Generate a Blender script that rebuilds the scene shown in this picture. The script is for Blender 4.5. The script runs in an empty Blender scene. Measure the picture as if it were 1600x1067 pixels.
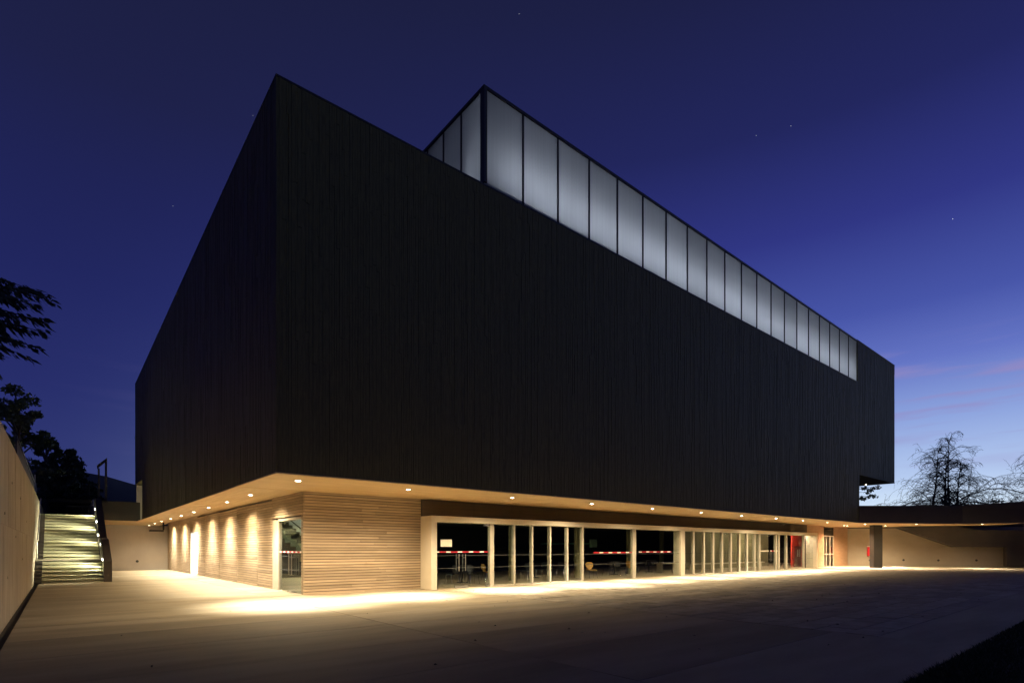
import bpy, math, random
from mathutils import Vector, Matrix
random.seed(7)
C = bpy.context.scene.collection
sc = bpy.context.scene

def lin(r, g, b):
    f = lambda c: c/255/12.92 if c/255 <= .04045 else ((c/255+.055)/1.055)**2.4
    return (f(r), f(g), f(b), 1)

# ---------------------------------------------------------------- camera
cam_d = bpy.data.cameras.new('camera'); cam = bpy.data.objects.new('camera', cam_d); C.objects.link(cam)
cam_d.sensor_width = 36; cam_d.lens = 36*848/1600; cam_d.shift_y = (857-533.5)/1600
cam_d.clip_start = .1; cam_d.clip_end = 4000
cam.location = (0, 0, 1.5)
cam.rotation_euler = (math.pi/2, 0, -math.atan2(.6412, .7676))
sc.camera = cam

# ---------------------------------------------------------------- sky
w = bpy.data.worlds.new('World'); sc.world = w; w.use_nodes = True
nt = w.node_tree; N = nt.nodes; L = nt.links; N.clear()
def nd(t, **k):
    n = N.new(t)
    for a, v in k.items(): setattr(n, a, v)
    return n
def wm(op, a, b=None, c=None):
    n = nd('ShaderNodeMath', operation=op)
    for i, v in enumerate((a, b, c)):
        if v is None: continue
        if isinstance(v, (int, float)): n.inputs[i].default_value = v
        else: L.new(v, n.inputs[i])
    return n.outputs[0]
def ramp(fac, stops):
    r = nd('ShaderNodeValToRGB'); e = r.color_ramp.elements
    while len(e) > 1: e.remove(e[-1])
    e[0].position = stops[0][0]; e[0].color = stops[0][1]
    for p, c in stops[1:]:
        q = e.new(p); q.color = c
    L.new(fac, r.inputs[0]); return r.outputs[0]
tc = nd('ShaderNodeTexCoord')
sx = nd('ShaderNodeSeparateXYZ'); L.new(tc.outputs['Generated'], sx.inputs[0])
X_, Y_, Z_ = sx.outputs
zc = wm('MAXIMUM', Z_, 0.0)
hor = wm('SQRT', wm('ADD', wm('MULTIPLY', X_, X_), wm('ADD', wm('MULTIPLY', Y_, Y_), 1e-6)))
AZ = math.radians(-6)
cosd = wm('DIVIDE', wm('ADD', wm('MULTIPLY', X_, math.cos(AZ)), wm('MULTIPLY', Y_, math.sin(AZ))), hor)
mr = nd('ShaderNodeMapRange', interpolation_type='SMOOTHSTEP'); mr.inputs['From Min'].default_value = -.15; mr.inputs['From Max'].default_value = .97
L.new(cosd, mr.inputs[0]); fac = mr.outputs[0]
east = ramp(zc, [(0, lin(64, 68, 124)), (.1, lin(53, 58, 116)), (.225, lin(42, 46, 106)), (.37, lin(35, 38, 94)), (.48, lin(33, 35, 84)), (.57, lin(32, 33, 72)), (.7, lin(30, 31, 63)), (1, lin(22, 22, 35))])
west = ramp(zc, [(0, lin(240, 240, 244)), (.075, lin(216, 225, 248)), (.105, lin(192, 204, 240)), (.19, lin(150, 165, 222)), (.27, lin(106, 117, 196)), (.342, lin(76, 86, 168)), (.454, lin(52, 55, 132)), (.57, lin(37, 39, 94)), (.7, lin(31, 32, 70)), (1, lin(22, 22, 35))])
mx = nd('ShaderNodeMix', data_type='RGBA'); L.new(fac, mx.inputs[0]); L.new(east, mx.inputs[6]); L.new(west, mx.inputs[7])
# thin pink streaks of high cloud towards the afterglow
mp = nd('ShaderNodeCombineXYZ'); L.new(wm('MULTIPLY', wm('ARCTAN2', Y_, X_), 3.2), mp.inputs[0]); L.new(wm('MULTIPLY', Z_, 34), mp.inputs[1]); mp.inputs[2].default_value = 4.3
nz = nd('ShaderNodeTexNoise'); nz.inputs['Scale'].default_value = 1.6; nz.inputs['Detail'].default_value = 5; L.new(mp.outputs[0], nz.inputs['Vector'])
cl = nd('ShaderNodeMapRange', interpolation_type='SMOOTHSTEP'); cl.inputs['From Min'].default_value = .47; cl.inputs['From Max'].default_value = .72; L.new(nz.outputs[0], cl.inputs[0])
band = ramp(zc, [(0, (0, 0, 0, 1)), (.1, (.1, .1, .1, 1)), (.17, (.6, .6, .6, 1)), (.22, (1, 1, 1, 1)), (.26, (.7, .7, .7, 1)), (.3, (0, 0, 0, 1))])
cf = wm('MULTIPLY', wm('MULTIPLY', cl.outputs[0], band), wm('MULTIPLY', fac, .8))
mc = nd('ShaderNodeMix', data_type='RGBA'); L.new(cf, mc.inputs[0]); L.new(mx.outputs[2], mc.inputs[6]); mc.inputs[7].default_value = lin(158, 138, 192)
tn = nd('ShaderNodeMix', data_type='RGBA', blend_type='MULTIPLY'); tn.inputs[0].default_value = 1; L.new(mc.outputs[2], tn.inputs[6]); tn.inputs[7].default_value = (.88, .99, 1, 1)
bg = nd('ShaderNodeBackground'); L.new(tn.outputs[2], bg.inputs[0]); bg.inputs[1].default_value = 1.0
wo = nd('ShaderNodeOutputWorld'); L.new(bg.outputs[0], wo.inputs[0])

sc.view_settings.view_transform = 'Standard'; sc.view_settings.look = 'None'
sc.view_settings.exposure = 0; sc.view_settings.gamma = 1; sc.view_settings.use_curve_mapping = False
sc.render.engine = 'CYCLES'
sc.cycles.use_denoising = True; sc.cycles.max_bounces = 7; sc.cycles.diffuse_bounces = 3; sc.cycles.glossy_bounces = 3
sc.cycles.transparent_max_bounces = 12; sc.cycles.sample_clamp_indirect = 12; sc.cycles.caustics_reflective = False; sc.cycles.caustics_refractive = False

WARM = (1, .79, .49)
WARM2 = (1, .62, .36)

# ---------------------------------------------------------------- materials
def mat(name, col, rough=.7, metal=0, var=0, vscale=(1, 1, 1), bump=0, bscale=30, col2=None, rnd=0, spec=.5, det=6, vlo=.35, vhi=.65):
    m = bpy.data.materials.new(name); m.use_nodes = True
    t = m.node_tree; b = t.nodes['Principled BSDF']
    b.inputs['Base Color'].default_value = (*col, 1); b.inputs['Roughness'].default_value = rough
    b.inputs['Metallic'].default_value = metal; b.inputs['Specular IOR Level'].default_value = spec
    co = t.nodes.new('ShaderNodeTexCoord')
    src = co.outputs['Object']
    oi = None
    if rnd:
        oi = t.nodes.new('ShaderNodeObjectInfo')
        va = t.nodes.new('ShaderNodeVectorMath'); va.operation = 'MULTIPLY_ADD'
        cx = t.nodes.new('ShaderNodeCombineXYZ')
        for i in range(3): t.links.new(oi.outputs['Random'], cx.inputs[i])
        t.links.new(cx.outputs[0], va.inputs[0]); va.inputs[1].default_value = (37, 53, 71); t.links.new(src, va.inputs[2]); src = va.outputs[0]
    last = None
    if col2:
        mp = t.nodes.new('ShaderNodeMapping'); mp.inputs['Scale'].default_value = vscale; t.links.new(src, mp.inputs[0])
        n = t.nodes.new('ShaderNodeTexNoise'); n.inputs['Scale'].default_value = var or 1; n.inputs['Detail'].default_value = det; n.inputs['Roughness'].default_value = .6
        t.links.new(mp.outputs[0], n.inputs['Vector'])
        r = t.nodes.new('ShaderNodeMapRange'); r.inputs['From Min'].default_value = vlo; r.inputs['From Max'].default_value = vhi; t.links.new(n.outputs[0], r.inputs[0])
        x = t.nodes.new('ShaderNodeMix'); x.data_type = 'RGBA'; t.links.new(r.outputs[0], x.inputs[0])
        x.inputs[6].default_value = (*col, 1); x.inputs[7].default_value = (*col2, 1); last = x.outputs[2]
        if bump:
            rr = t.nodes.new('ShaderNodeMapRange'); rr.inputs['To Min'].default_value = rough-.1; rr.inputs['To Max'].default_value = min(1, rough+.12)
            t.links.new(n.outputs[0], rr.inputs[0]); t.links.new(rr.outputs[0], b.inputs['Roughness'])
    if rnd:
        h = t.nodes.new('ShaderNodeHueSaturation'); m2 = t.nodes.new('ShaderNodeMapRange')
        m2.inputs['To Min'].default_value = 1-rnd; m2.inputs['To Max'].default_value = 1+rnd
        t.links.new(oi.outputs['Random'], m2.inputs[0]); t.links.new(m2.outputs[0], h.inputs['Value'])
        if last: t.links.new(last, h.inputs['Color'])
        else: h.inputs['Color'].default_value = (*col, 1)
        last = h.outputs[0]
    if last: t.links.new(last, b.inputs['Base Color'])
    if bump:
        mp = t.nodes.new('ShaderNodeMapping'); mp.inputs['Scale'].default_value = vscale; t.links.new(src, mp.inputs[0])
        n = t.nodes.new('ShaderNodeTexNoise'); n.inputs['Scale'].default_value = bscale; n.inputs['Detail'].default_value = 4; t.links.new(mp.outputs[0], n.inputs['Vector'])
        bn = t.nodes.new('ShaderNodeBump'); bn.inputs['Strength'].default_value = bump; bn.inputs['Distance'].default_value = .02
        t.links.new(n.outputs[0], bn.inputs['Height']); t.links.new(bn.outputs[0], b.inputs['Normal'])
    return m

def emis(name, col, s):
    m = bpy.data.materials.new(name); m.use_nodes = True; t = m.node_tree; t.nodes.clear()
    e = t.nodes.new('ShaderNodeEmission'); e.inputs[0].default_value = (*col, 1); e.inputs[1].default_value = s
    o = t.nodes.new('ShaderNodeOutputMaterial'); t.links.new(e.outputs[0], o.inputs[0]); return m

def glassmat(name, tint=(.9, .93, .92)):
    m = bpy.data.materials.new(name); m.use_nodes = True; t = m.node_tree; t.nodes.clear()
    a = t.nodes.new('ShaderNodeBsdfTransparent'); a.inputs[0].default_value = (*tint, 1)
    g = t.nodes.new('ShaderNodeBsdfGlossy'); g.inputs['Roughness'].default_value = .02
    f = t.nodes.new('ShaderNodeFresnel'); ge = t.nodes.new('ShaderNodeNewGeometry'); io = t.nodes.new('ShaderNodeMapRange')
    io.inputs['To Min'].default_value = 1.5; io.inputs['To Max'].default_value = 1/1.5; t.links.new(ge.outputs['Backfacing'], io.inputs[0]); t.links.new(io.outputs[0], f.inputs[0])
    x = t.nodes.new('ShaderNodeMixShader'); t.links.new(f.outputs[0], x.inputs[0]); t.links.new(a.outputs[0], x.inputs[1]); t.links.new(g.outputs[0], x.inputs[2])
    o = t.nodes.new('ShaderNodeOutputMaterial'); t.links.new(x.outputs[0], o.inputs[0]); return m

def transl(name, col):
    m = bpy.data.materials.new(name); m.use_nodes = True; t = m.node_tree; t.nodes.clear()
    a = t.nodes.new('ShaderNodeBsdfTranslucent'); d = t.nodes.new('ShaderNodeBsdfDiffuse'); d.inputs[0].default_value = (.25, .26, .28, 1)
    co = t.nodes.new('ShaderNodeTexCoord'); oi = t.nodes.new('ShaderNodeObjectInfo')
    mp = t.nodes.new('ShaderNodeMapping'); mp.inputs['Scale'].default_value = (14, 14, .25); t.links.new(co.outputs['Object'], mp.inputs[0])
    n = t.nodes.new('ShaderNodeTexNoise'); n.inputs['Scale'].default_value = 1; n.inputs['Detail'].default_value = 3; t.links.new(mp.outputs[0], n.inputs['Vector'])
    r = t.nodes.new('ShaderNodeMapRange'); r.inputs['To Min'].default_value = .86; r.inputs['To Max'].default_value = 1.08; t.links.new(n.outputs[0], r.inputs[0])
    q = t.nodes.new('ShaderNodeMapRange'); q.inputs['To Min'].default_value = .93; q.inputs['To Max'].default_value = 1.05; t.links.new(oi.outputs['Random'], q.inputs[0])
    mu = t.nodes.new('ShaderNodeMath'); mu.operation = 'MULTIPLY'; t.links.new(r.outputs[0], mu.inputs[0]); t.links.new(q.outputs[0], mu.inputs[1])
    h = t.nodes.new('ShaderNodeHueSaturation'); h.inputs['Color'].default_value = (*col, 1); t.links.new(mu.outputs[0], h.inputs['Value']); t.links.new(h.outputs[0], a.inputs[0])
    x = t.nodes.new('ShaderNodeMixShader'); x.inputs[0].default_value = .3; t.links.new(a.outputs[0], x.inputs[1]); t.links.new(d.outputs[0], x.inputs[2])
    o = t.nodes.new('ShaderNodeOutputMaterial'); t.links.new(x.outputs[0], o.inputs[0]); return m

M = {}
M['plaza'] = mat('plaza_concrete', (.25, .208, .14), .75, var=.6, vscale=(.35, 1.6, 1), col2=(.38, .32, .225), bump=.25, bscale=45, spec=.12, rnd=.06)
M['slab'] = mat('paving_stone', (.27, .23, .165), .75, var=3, col2=(.38, .325, .245), bump=.3, bscale=25, rnd=.2, spec=.12)
M['earth'] = mat('earth', (.05, .045, .035), .95, var=2, col2=(.07, .06, .045))
M['soil'] = mat('garden_soil', (.035, .04, .025), .95, var=2, col2=(.05, .05, .03))
M['grass'] = mat('grass_blades', (.035, .055, .02), .8)
M['conc'] = mat('board_marked_concrete', (.29, .245, .185), .8, var=1.4, vscale=(1.4, 1.4, .6), col2=(.39, .33, .255), bump=.3, bscale=12, rnd=.06)
M['render'] = mat('pale_rendered_wall', (.38, .345, .31), .85, var=.5, vscale=(1, 1, .7), col2=(.45, .41, .37), bump=.1, bscale=20)
M['beige'] = mat('beige_plastered_wall', (.32, .275, .21), .85, var=.35, vscale=(1, 1, 1.5), col2=(.40, .345, .27), bump=.1, bscale=15)
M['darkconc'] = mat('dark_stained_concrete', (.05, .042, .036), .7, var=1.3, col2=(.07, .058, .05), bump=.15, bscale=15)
M['pillar'] = mat('black_pillar_paint', (.013, .011, .009), .75, var=1.3, col2=(.018, .016, .013))
M['clad'] = mat('charred_cladding', (.078, .071, .029), .6, var=2.5, vscale=(9, 9, .9), col2=(.122, .111, .045), bump=.2, bscale=30, spec=.2)
M['fascia'] = mat('dark_fascia_board', (.05, .036, .03), .55, var=2, vscale=(.3, .3, 6), col2=(.075, .055, .042), bump=.1, bscale=10)
M['plank'] = mat('larch_plank', (.37, .27, .175), .65, var=2.2, vscale=(.5, 7, 7), col2=(.50, .385, .26), bump=.3, bscale=8, rnd=.2)
M['plankr'] = mat('red_larch_plank', (.44, .26, .15), .6, var=2.2, vscale=(.5, 7, 7), col2=(.54, .35, .215), bump=.25, bscale=8)
M['soffit'] = mat('soffit_board', (.58, .39, .19), .6, var=1.6, vscale=(.25, 4, 1), col2=(.70, .51, .27), bump=.1, bscale=8)
M['soffit2'] = mat('soffit_board_cross', (.58, .395, .195), .6, var=1.6, vscale=(4, .25, 1), col2=(.70, .515, .28), bump=.1, bscale=8)
M['white'] = mat('cream_painted_render', (.66, .59, .46), .7, var=1, col2=(.72, .65, .52), bump=.06, bscale=30)
M['alu'] = mat('pale_anodised_frame', (.46, .42, .33), .5, .0, var=3, col2=(.52, .47, .38))
M['steel'] = mat('brushed_steel', (.6, .58, .53), .35, 1.0)
M['chrome'] = mat('chrome_tube', (.75, .75, .75), .18, 1.0)
M['darkmet'] = mat('dark_metal', (.03, .03, .035), .5, .3)
M['blackpl'] = mat('black_plastic', (.02, .02, .02), .5)
M['glass'] = glassmat('clear_glass'); M['glassd'] = glassmat('smoked_glass', (.5, .5, .48))
M['film'] = mat('frosted_film', (.06, .063, .066), .7)
M['poly'] = transl('translucent_polycarbonate', (.84, .87, .92))
M['inwhite'] = mat('white_inner_wall', (.75, .76, .78), .8)
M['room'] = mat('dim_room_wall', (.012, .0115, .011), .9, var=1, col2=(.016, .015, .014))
M['olive'] = mat('olive_wall', (.24, .22, .12), .8, var=1, col2=(.28, .26, .15))
M['floor'] = mat('polished_floor', (.42, .33, .21), .4, var=.8, col2=(.5, .4, .27), bump=.05)
M['red'] = mat('red_wall_paint', (.55, .03, .02), .6, var=2, col2=(.6, .045, .03))
M['darkred'] = mat('dark_red_door', (.16, .008, .012), .5)
M['tapered'] = mat('tape_red', (.36, .003, .014), .5); M['tapewhite'] = mat('tape_white', (.8, .78, .72), .5)
M['paper'] = mat('paper', (.78, .76, .62), .8)
M['chairw'] = mat('bent_plywood', (.62, .33, .07), .45, var=3, vscale=(1, 1, 6), col2=(.68, .38, .1))
M['chaird'] = mat('dark_plywood', (.02, .02, .022), .5)
M['step'] = mat('concrete_step', (.40, .385, .25), .75, var=2, col2=(.47, .455, .31), bump=.08, bscale=25)
M['bark'] = mat('bark', (.05, .04, .035), .9, var=5, vscale=(1, 1, .3), col2=(.075, .06, .05), bump=.5, bscale=10)
M['twig'] = mat('bare_twig', (.035, .03, .032), .9)
M['leaf'] = mat('dark_leaf', (.085, .115, .05), .7); M['leaf2'] = mat('mid_leaf', (.105, .12, .07), .7)
M['needle'] = mat('needle_spray', (.055, .075, .04), .75); M['needle2'] = mat('pale_needle_spray', (.08, .1, .055), .75)
M['hill'] = mat('wooded_hill', (.03, .04, .05), 1, var=.02, col2=(.045, .055, .065))
M['lamp'] = emis('lamp_glow', (1, .86, .68), 30)
M['lampc'] = emis('step_light_glow', (1, .97, .82), 25)
M['star'] = emis('star_glow', (.85, .88, 1), 1.3)
M['redbox'] = mat('red_enamel', (.75, .01, .03), .4)
M['sign'] = mat('green_exit_panel', (.04, .16, .12), .5)

# ---------------------------------------------------------------- mesh helpers
class MB:
    def __init__(s): s.v = []; s.f = []
    def box(s, x0, y0, z0, x1, y1, z1, faces='all'):
        n = len(s.v)
        s.v += [(x0, y0, z0), (x1, y0, z0), (x1, y1, z0), (x0, y1, z0), (x0, y0, z1), (x1, y0, z1), (x1, y1, z1), (x0, y1, z1)]
        s.f += [tuple(n+i for i in q) for q in ((0, 3, 2, 1), (4, 5, 6, 7), (0, 1, 5, 4), (1, 2, 6, 5), (2, 3, 7, 6), (3, 0, 4, 7))]
        return s
    def obox(s, o, u, v, zz, su, sv, z0, z1):          # box on an oriented footprint: origin o, unit vectors u, v
        n = len(s.v)
        P = [(o[0]+u[0]*a+v[0]*b, o[1]+u[1]*a+v[1]*b) for a, b in ((su[0], sv[0]), (su[1], sv[0]), (su[1], sv[1]), (su[0], sv[1]))]
        s.v += [(x, y, z0) for x, y in P]+[(x, y, z1) for x, y in P]
        s.f += [tuple(n+i for i in q) for q in ((0, 3, 2, 1), (4, 5, 6, 7), (0, 1, 5, 4), (1, 2, 6, 5), (2, 3, 7, 6), (3, 0, 4, 7))]
        return s
    def prism(s, pts, ext):                            # polygon of 3-D points pushed along ext
        n = len(s.v); k = len(pts); e = Vector(ext)
        s.v += [tuple(p) for p in pts]+[tuple(Vector(p)+e) for p in pts]
        s.f.append(tuple(n+i for i in reversed(range(k)))); s.f.append(tuple(n+k+i for i in range(k)))
        for i in range(k):
            j = (i+1) % k; s.f.append((n+i, n+j, n+k+j, n+k+i))
        return s
    def tube(s, pts, r, n=6, cap=True):
        pts = [Vector(p) for p in pts]; k = len(pts)
        rs = r if isinstance(r, (list, tuple)) else [r]*k
        b = len(s.v); up = Vector((.31, .17, .93))
        for i, p in enumerate(pts):
            d = (pts[min(i+1, k-1)]-pts[max(i-1, 0)]).normalized()
            a = d.cross(up)
            if a.length < .05: a = d.cross(Vector((1, 0, 0)))
            a.normalize(); c = d.cross(a)
            for j in range(n):
                t = 2*math.pi*j/n; s.v.append(tuple(p+(a*math.cos(t)+c*math.sin(t))*rs[i]))
        for i in range(k-1):
            for j in range(n):
                q = (j+1) % n; s.f.append((b+i*n+j, b+i*n+q, b+(i+1)*n+q, b+(i+1)*n+j))
        if cap:
            s.f.append(tuple(b+j for j in reversed(range(n)))); s.f.append(tuple(b+(k-1)*n+j for j in range(n)))
        return s
    def lathe(s, prof, n=20, c=(0, 0, 0)):
        b = len(s.v); k = len(prof)
        for r, z in prof:
            for j in range(n):
                t = 2*math.pi*j/n; s.v.append((c[0]+r*math.cos(t), c[1]+r*math.sin(t), c[2]+z))
        for i in range(k-1):
            for j in range(n):
                q = (j+1) % n; s.f.append((b+i*n+j, b+i*n+q, b+(i+1)*n+q, b+(i+1)*n+j))
        return s
    def quad(s, a, b, c, d):
        n = len(s.v); s.v += [tuple(a), tuple(b), tuple(c), tuple(d)]; s.f.append((n, n+1, n+2, n+3)); return s
    def tri(s, a, b, c):
        n = len(s.v); s.v += [tuple(a), tuple(b), tuple(c)]; s.f.append((n, n+1, n+2)); return s
    def mesh(s, name, m, bevel=0):
        me = bpy.data.meshes.new(name); me.from_pydata(s.v, [], s.f)
        for x in (m if isinstance(m, (list, tuple)) else [m]): me.materials.append(x)
        me.update()
        return me
    def build(s, name, m, parent=None, loc=None, rz=0, bevel=0, smooth=False):
        me = s.mesh(name, m); o = link(name, me, parent, loc, rz)
        if smooth:
            for p in me.polygons: p.use_smooth = True
        if bevel:
            b = o.modifiers.new('edge', 'BEVEL'); b.width = bevel; b.segments = 2; b.limit_method = 'ANGLE'
        return o
def link(name, me, parent=None, loc=None, rz=0):
    o = bpy.data.objects.new(name, me); C.objects.link(o)
    if parent: o.parent = parent
    if loc is not None: o.location = loc
    o.rotation_euler = (0, 0, rz); return o
def tag(o, label=None, cat=None, group=None, kind=None):
    if label: o['label'] = label
    if cat: o['category'] = cat
    if group: o['group'] = group
    if kind: o['kind'] = kind
    return o
def empty(name, loc=(0, 0, 0), rz=0, label=None, cat=None, group=None):
    o = bpy.data.objects.new(name, None); C.objects.link(o); o.location = loc; o.rotation_euler = (0, 0, rz); o.empty_display_size = .2
    return tag(o, label, cat, group)
def copy_tree(o, parent=None):
    kids = [k for k in C.objects if k.parent == o]
    c = o.copy(); C.objects.link(c)
    if parent: c.parent = parent
    for k in kids: copy_tree(k, c)
    return c
def pick(l): return l[random.randrange(len(l))]

# ---------------------------------------------------------------- dimensions (metres; x along the long front, y along the short side)
BX, BY = 4.09, 13.91          # corner of the black box
BXE, BYE = 44.1, 41.7         # ends of its lower part
CXE, CYE = 52.1, 45.85        # ends of the cantilevered upper part
S = 3.38                      # soffit height
PZ, CZ = 13.2, 16.35          # parapet, clerestory top
WX, WY = 6.07, 17.79          # timber walls of the ground floor
PY = 17.0                     # front of the glazed portal
GY = 17.25                    # glass line
RW = -.82                     # retaining wall face

def pf(x): return 13.13+.0072*(x-BX)      # the parapet rises a little along the front and falls along the side
def ps(y): return 13.13-.005*(y-BY)
# ---------------------------------------------------------------- ground
g = MB(); g.quad((-900, -900, -.06), (900, -900, -.06), (900, 900, -.06), (-900, 900, -.06))
tag(g.build('ground', M['earth']), 'dark open ground beyond the plaza', 'ground', kind='structure')
g = MB(); g.box(-.66, 1.78, -.2, 75, 62, 0)
plaza = tag(g.build('plaza', M['plaza']), 'smooth pale concrete forecourt lit by pools of warm light', 'plaza', kind='structure')
bay = MB(); bw_, bl_ = 2.0, 5.7
bay.v = [(-bl_/2+.004, -bw_/2+.004, -.01), (bl_/2-.004, -bw_/2+.004, -.01), (bl_/2-.004, bw_/2-.004, -.01), (-bl_/2+.004, bw_/2-.004, -.01),
         (-bl_/2+.009, -bw_/2+.009, .006), (bl_/2-.009, -bw_/2+.009, .006), (bl_/2-.009, bw_/2-.009, .006), (-bl_/2+.009, bw_/2-.009, .006)]
bay.f = [(0, 1, 5, 4), (1, 2, 6, 5), (2, 3, 7, 6), (3, 0, 4, 7), (4, 5, 6, 7)]
bay_me = bay.mesh('concrete_bay', M['plaza'])
for i in range(15):
    for j in range(2): link('concrete_bay', bay_me, plaza, (-.66+bl_*(j+.5), 1.8+bw_*(i+.5) if True else 0, random.uniform(0, .0012)))
# stone paving on the right half of the forecourt: courses run along the building
SL, SW = 1.2, .52
x0, x1, y0, y1 = 10.75, 54.0, 3.1, 16.6
cells = []
r = 0; y = y0
while y + SW <= y1+.01:
    x = x0 - (0 if r % 2 == 0 else SL/2)
    while x < x1:
        a, b = max(x, x0), min(x+SL, x1)
        if b-a > .15: cells.append((a, b, y, y+SW))
        x += SL
    y += SW; r += 1
def near(c):
    cx, cy = (c[0]+c[1])/2, (c[2]+c[3])/2; z = cx*.6412+cy*.7676; xx = cx*.7674-cy*.6409
    vis = abs(xx/z) < .97
    return (0 if vis else 1, z)
cells.sort(key=near)
base_slab = {}
def slab_mesh(wid):
    k = round(wid, 2)
    if k not in base_slab:
        m = MB(); a, b, t, c = k/2-.011, SW/2-.011, .018, .005
        n = 0
        m.v = [(-a, -b, 0), (a, -b, 0), (a, b, 0), (-a, b, 0), (-a, -b, t-c), (a, -b, t-c), (a, b, t-c), (-a, b, t-c),
               (-a+c, -b+c, t), (a-c, -b+c, t), (a-c, b-c, t), (-a+c, b-c, t)]
        m.f = [(0, 1, 5, 4), (1, 2, 6, 5), (2, 3, 7, 6), (3, 0, 4, 7), (4, 5, 9, 8), (5, 6, 10, 9), (6, 7, 11, 10), (7, 4, 8, 11), (8, 9, 10, 11)]
        base_slab[k] = m.mesh('paving_stone', M['slab'])
    return base_slab[k]
rest = MB()
for i, c in enumerate(cells):
    h = random.uniform(0, .010)
    if i < 295:
        o = link('paving_stone', slab_mesh(c[1]-c[0]), plaza, ((c[0]+c[1])/2, (c[2]+c[3])/2, h-.013))
        o.rotation_euler = (random.uniform(-.004, .004), random.uniform(-.002, .002), 0)
    else:
        rest.box(c[0]+.007, c[2]+.007, -.005, c[1]-.007, c[3]-.007, .004+h)
tag(rest.build('paving_stones', M['slab'], plaza), kind='stuff')
fl = MB(); random.seed(99)
for i in range(90):
    x = random.uniform(-.3, 26); y = random.uniform(3, 16) if i % 3 else random.uniform(2, 8); a = random.uniform(0, 6.28); s_ = random.uniform(.02, .045); ca, sa = math.cos(a)*s_, math.sin(a)*s_
    fl.quad((x-ca, y-sa, .014), (x+sa*.5, y-ca*.5, .02+random.random()*.02), (x+ca, y+sa, .016+random.random()*.015), (x-sa*.5, y+ca*.5, .014))
tag(fl.build('fallen_leaves', M['bark']), 'a few dry leaves scattered over the forecourt', 'leaves', kind='stuff')
# drain channel along the retaining wall
g = MB(); g.box(RW, 1.78, -.25, -.66, 30.7, -.14)
ch = tag(g.build('drain_channel', M['blackpl']), 'dark open drain channel at the foot of the retaining wall', 'drain', kind='structure')
# lawn strip in the near right corner
g = MB(); g.box(3, -4, -.2, 60, 1.76, .03)
tag(g.build('lawn', M['soil']), 'dark earth of the lawn edge in the near corner', 'lawn', kind='structure')
g = MB()
for i in range(30000):
    t = random.random(); x = 5+24*t*t+random.uniform(0, 3); yy = 1.80-abs(random.gauss(0, .75))
    hh = random.uniform(.02, .065); a = random.uniform(0, 6.28); dx, dy = math.cos(a)*.008, math.sin(a)*.008; lx, ly = random.gauss(0, .03), random.gauss(0, .03)
    g.tri((x-dx, yy-dy, .025), (x+dx, yy+dy, .025), (x+lx, yy+ly, .03+hh))
tag(g.build('grass', M['grass']), 'dark rough grass in the near right corner', 'grass', kind='stuff')

# ---------------------------------------------------------------- the building
B = empty('arts_building', (BX, BY, 0), label='huge black windowless building floating over a timber and glass ground floor', cat='building')
off = (-BX, -BY, 0)
def part(mb, name, m, parent=B, **k):
    """builds in world coordinates, then hangs under the building"""
    o = mb.build(name, m, parent, **k)
    if parent is B: o.location = off
    return o
# upper box (body sits 4 cm behind the cladding boards)
D = .05
b = MB(); b.box(BX+D, BY+D, S+.02, BXE, BYE, 12.9)
box_body = part(b, 'upper_volume', M['clad'])
b = MB(); b.box(43.72, BY+D, 6.8, CXE, 30, CZ-.02); part(b, 'end_volume', M['clad'])
b = MB(); b.box(BX+D, BYE, 5.92, 22, CYE, 12.85); part(b, 'rear_volume', M['clad'])
# boards, front
def boards(name, mk, a0, a1, zr, axis):
    m = MB(); a = a0
    while a < a1-.02:
        wv = min(random.choice((.055, .07, .08, .1)), a1-a)
        zlo, zhi = zr(a+wv/2)
        z = zlo - random.uniform(0, 1.6)
        while z < zhi:
            ln = random.uniform(1.1, 2.9)
            p, q = max(z, zlo), min(z+ln, zhi)
            if q-p > .03:
                d = random.uniform(-.007, .005); e = random.uniform(.001, .004)
                if axis == 'x': m.box(a+e, BY+d, p+.004, a+wv-e, BY+D+.01, q-.002)
                else: m.box(BX+d, a+e, p+.004, BX+D+.01, a+wv-e, q-.004)
            z += ln
        a += wv
    o = part(m, name, mk); tag(o, kind='stuff'); return o
def zf(x):
    if x < 43.72: return (S, pf(x)-.05)
    if x < BXE: return (S, CZ)
    return (6.8, CZ)
boards('front_cladding', M['clad'], BX, CXE, zf, 'x')
boards('side_cladding', M['clad'], BY, CYE, lambda y: (S, ps(y)-.05) if y < BYE else (5.92, ps(y)-.05), 'y')
b = MB(); b.prism([(BX-.01, BY-.012, pf(BX)-.05), (43.7, BY-.012, pf(43.7)-.05), (43.7, BY-.012, pf(43.7)), (BX-.01, BY-.012, pf(BX))], (0, .045, 0)).prism([(BX-.01, BY+.033, ps(BY)-.05), (BX-.01, CYE, ps(CYE)-.05), (BX-.01, CYE, ps(CYE)), (BX-.01, BY+.033, ps(BY))], (.3, 0, 0)); b.box(BX+.05, BY+.04, 12.7, 43.7, BY+.06, 13.0); part(b, 'parapet_coping', M['darkmet'])
b = MB(); b.box(43.66, BY-.012, CZ, CXE+.01, 30.02, CZ+.05); part(b, 'end_coping', M['darkmet'])
b = MB(); b.box(BX+.3, BY+.3, 12.9, 10.4, CYE-.05, 12.95); part(b, 'roof', M['darkmet'])
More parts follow.
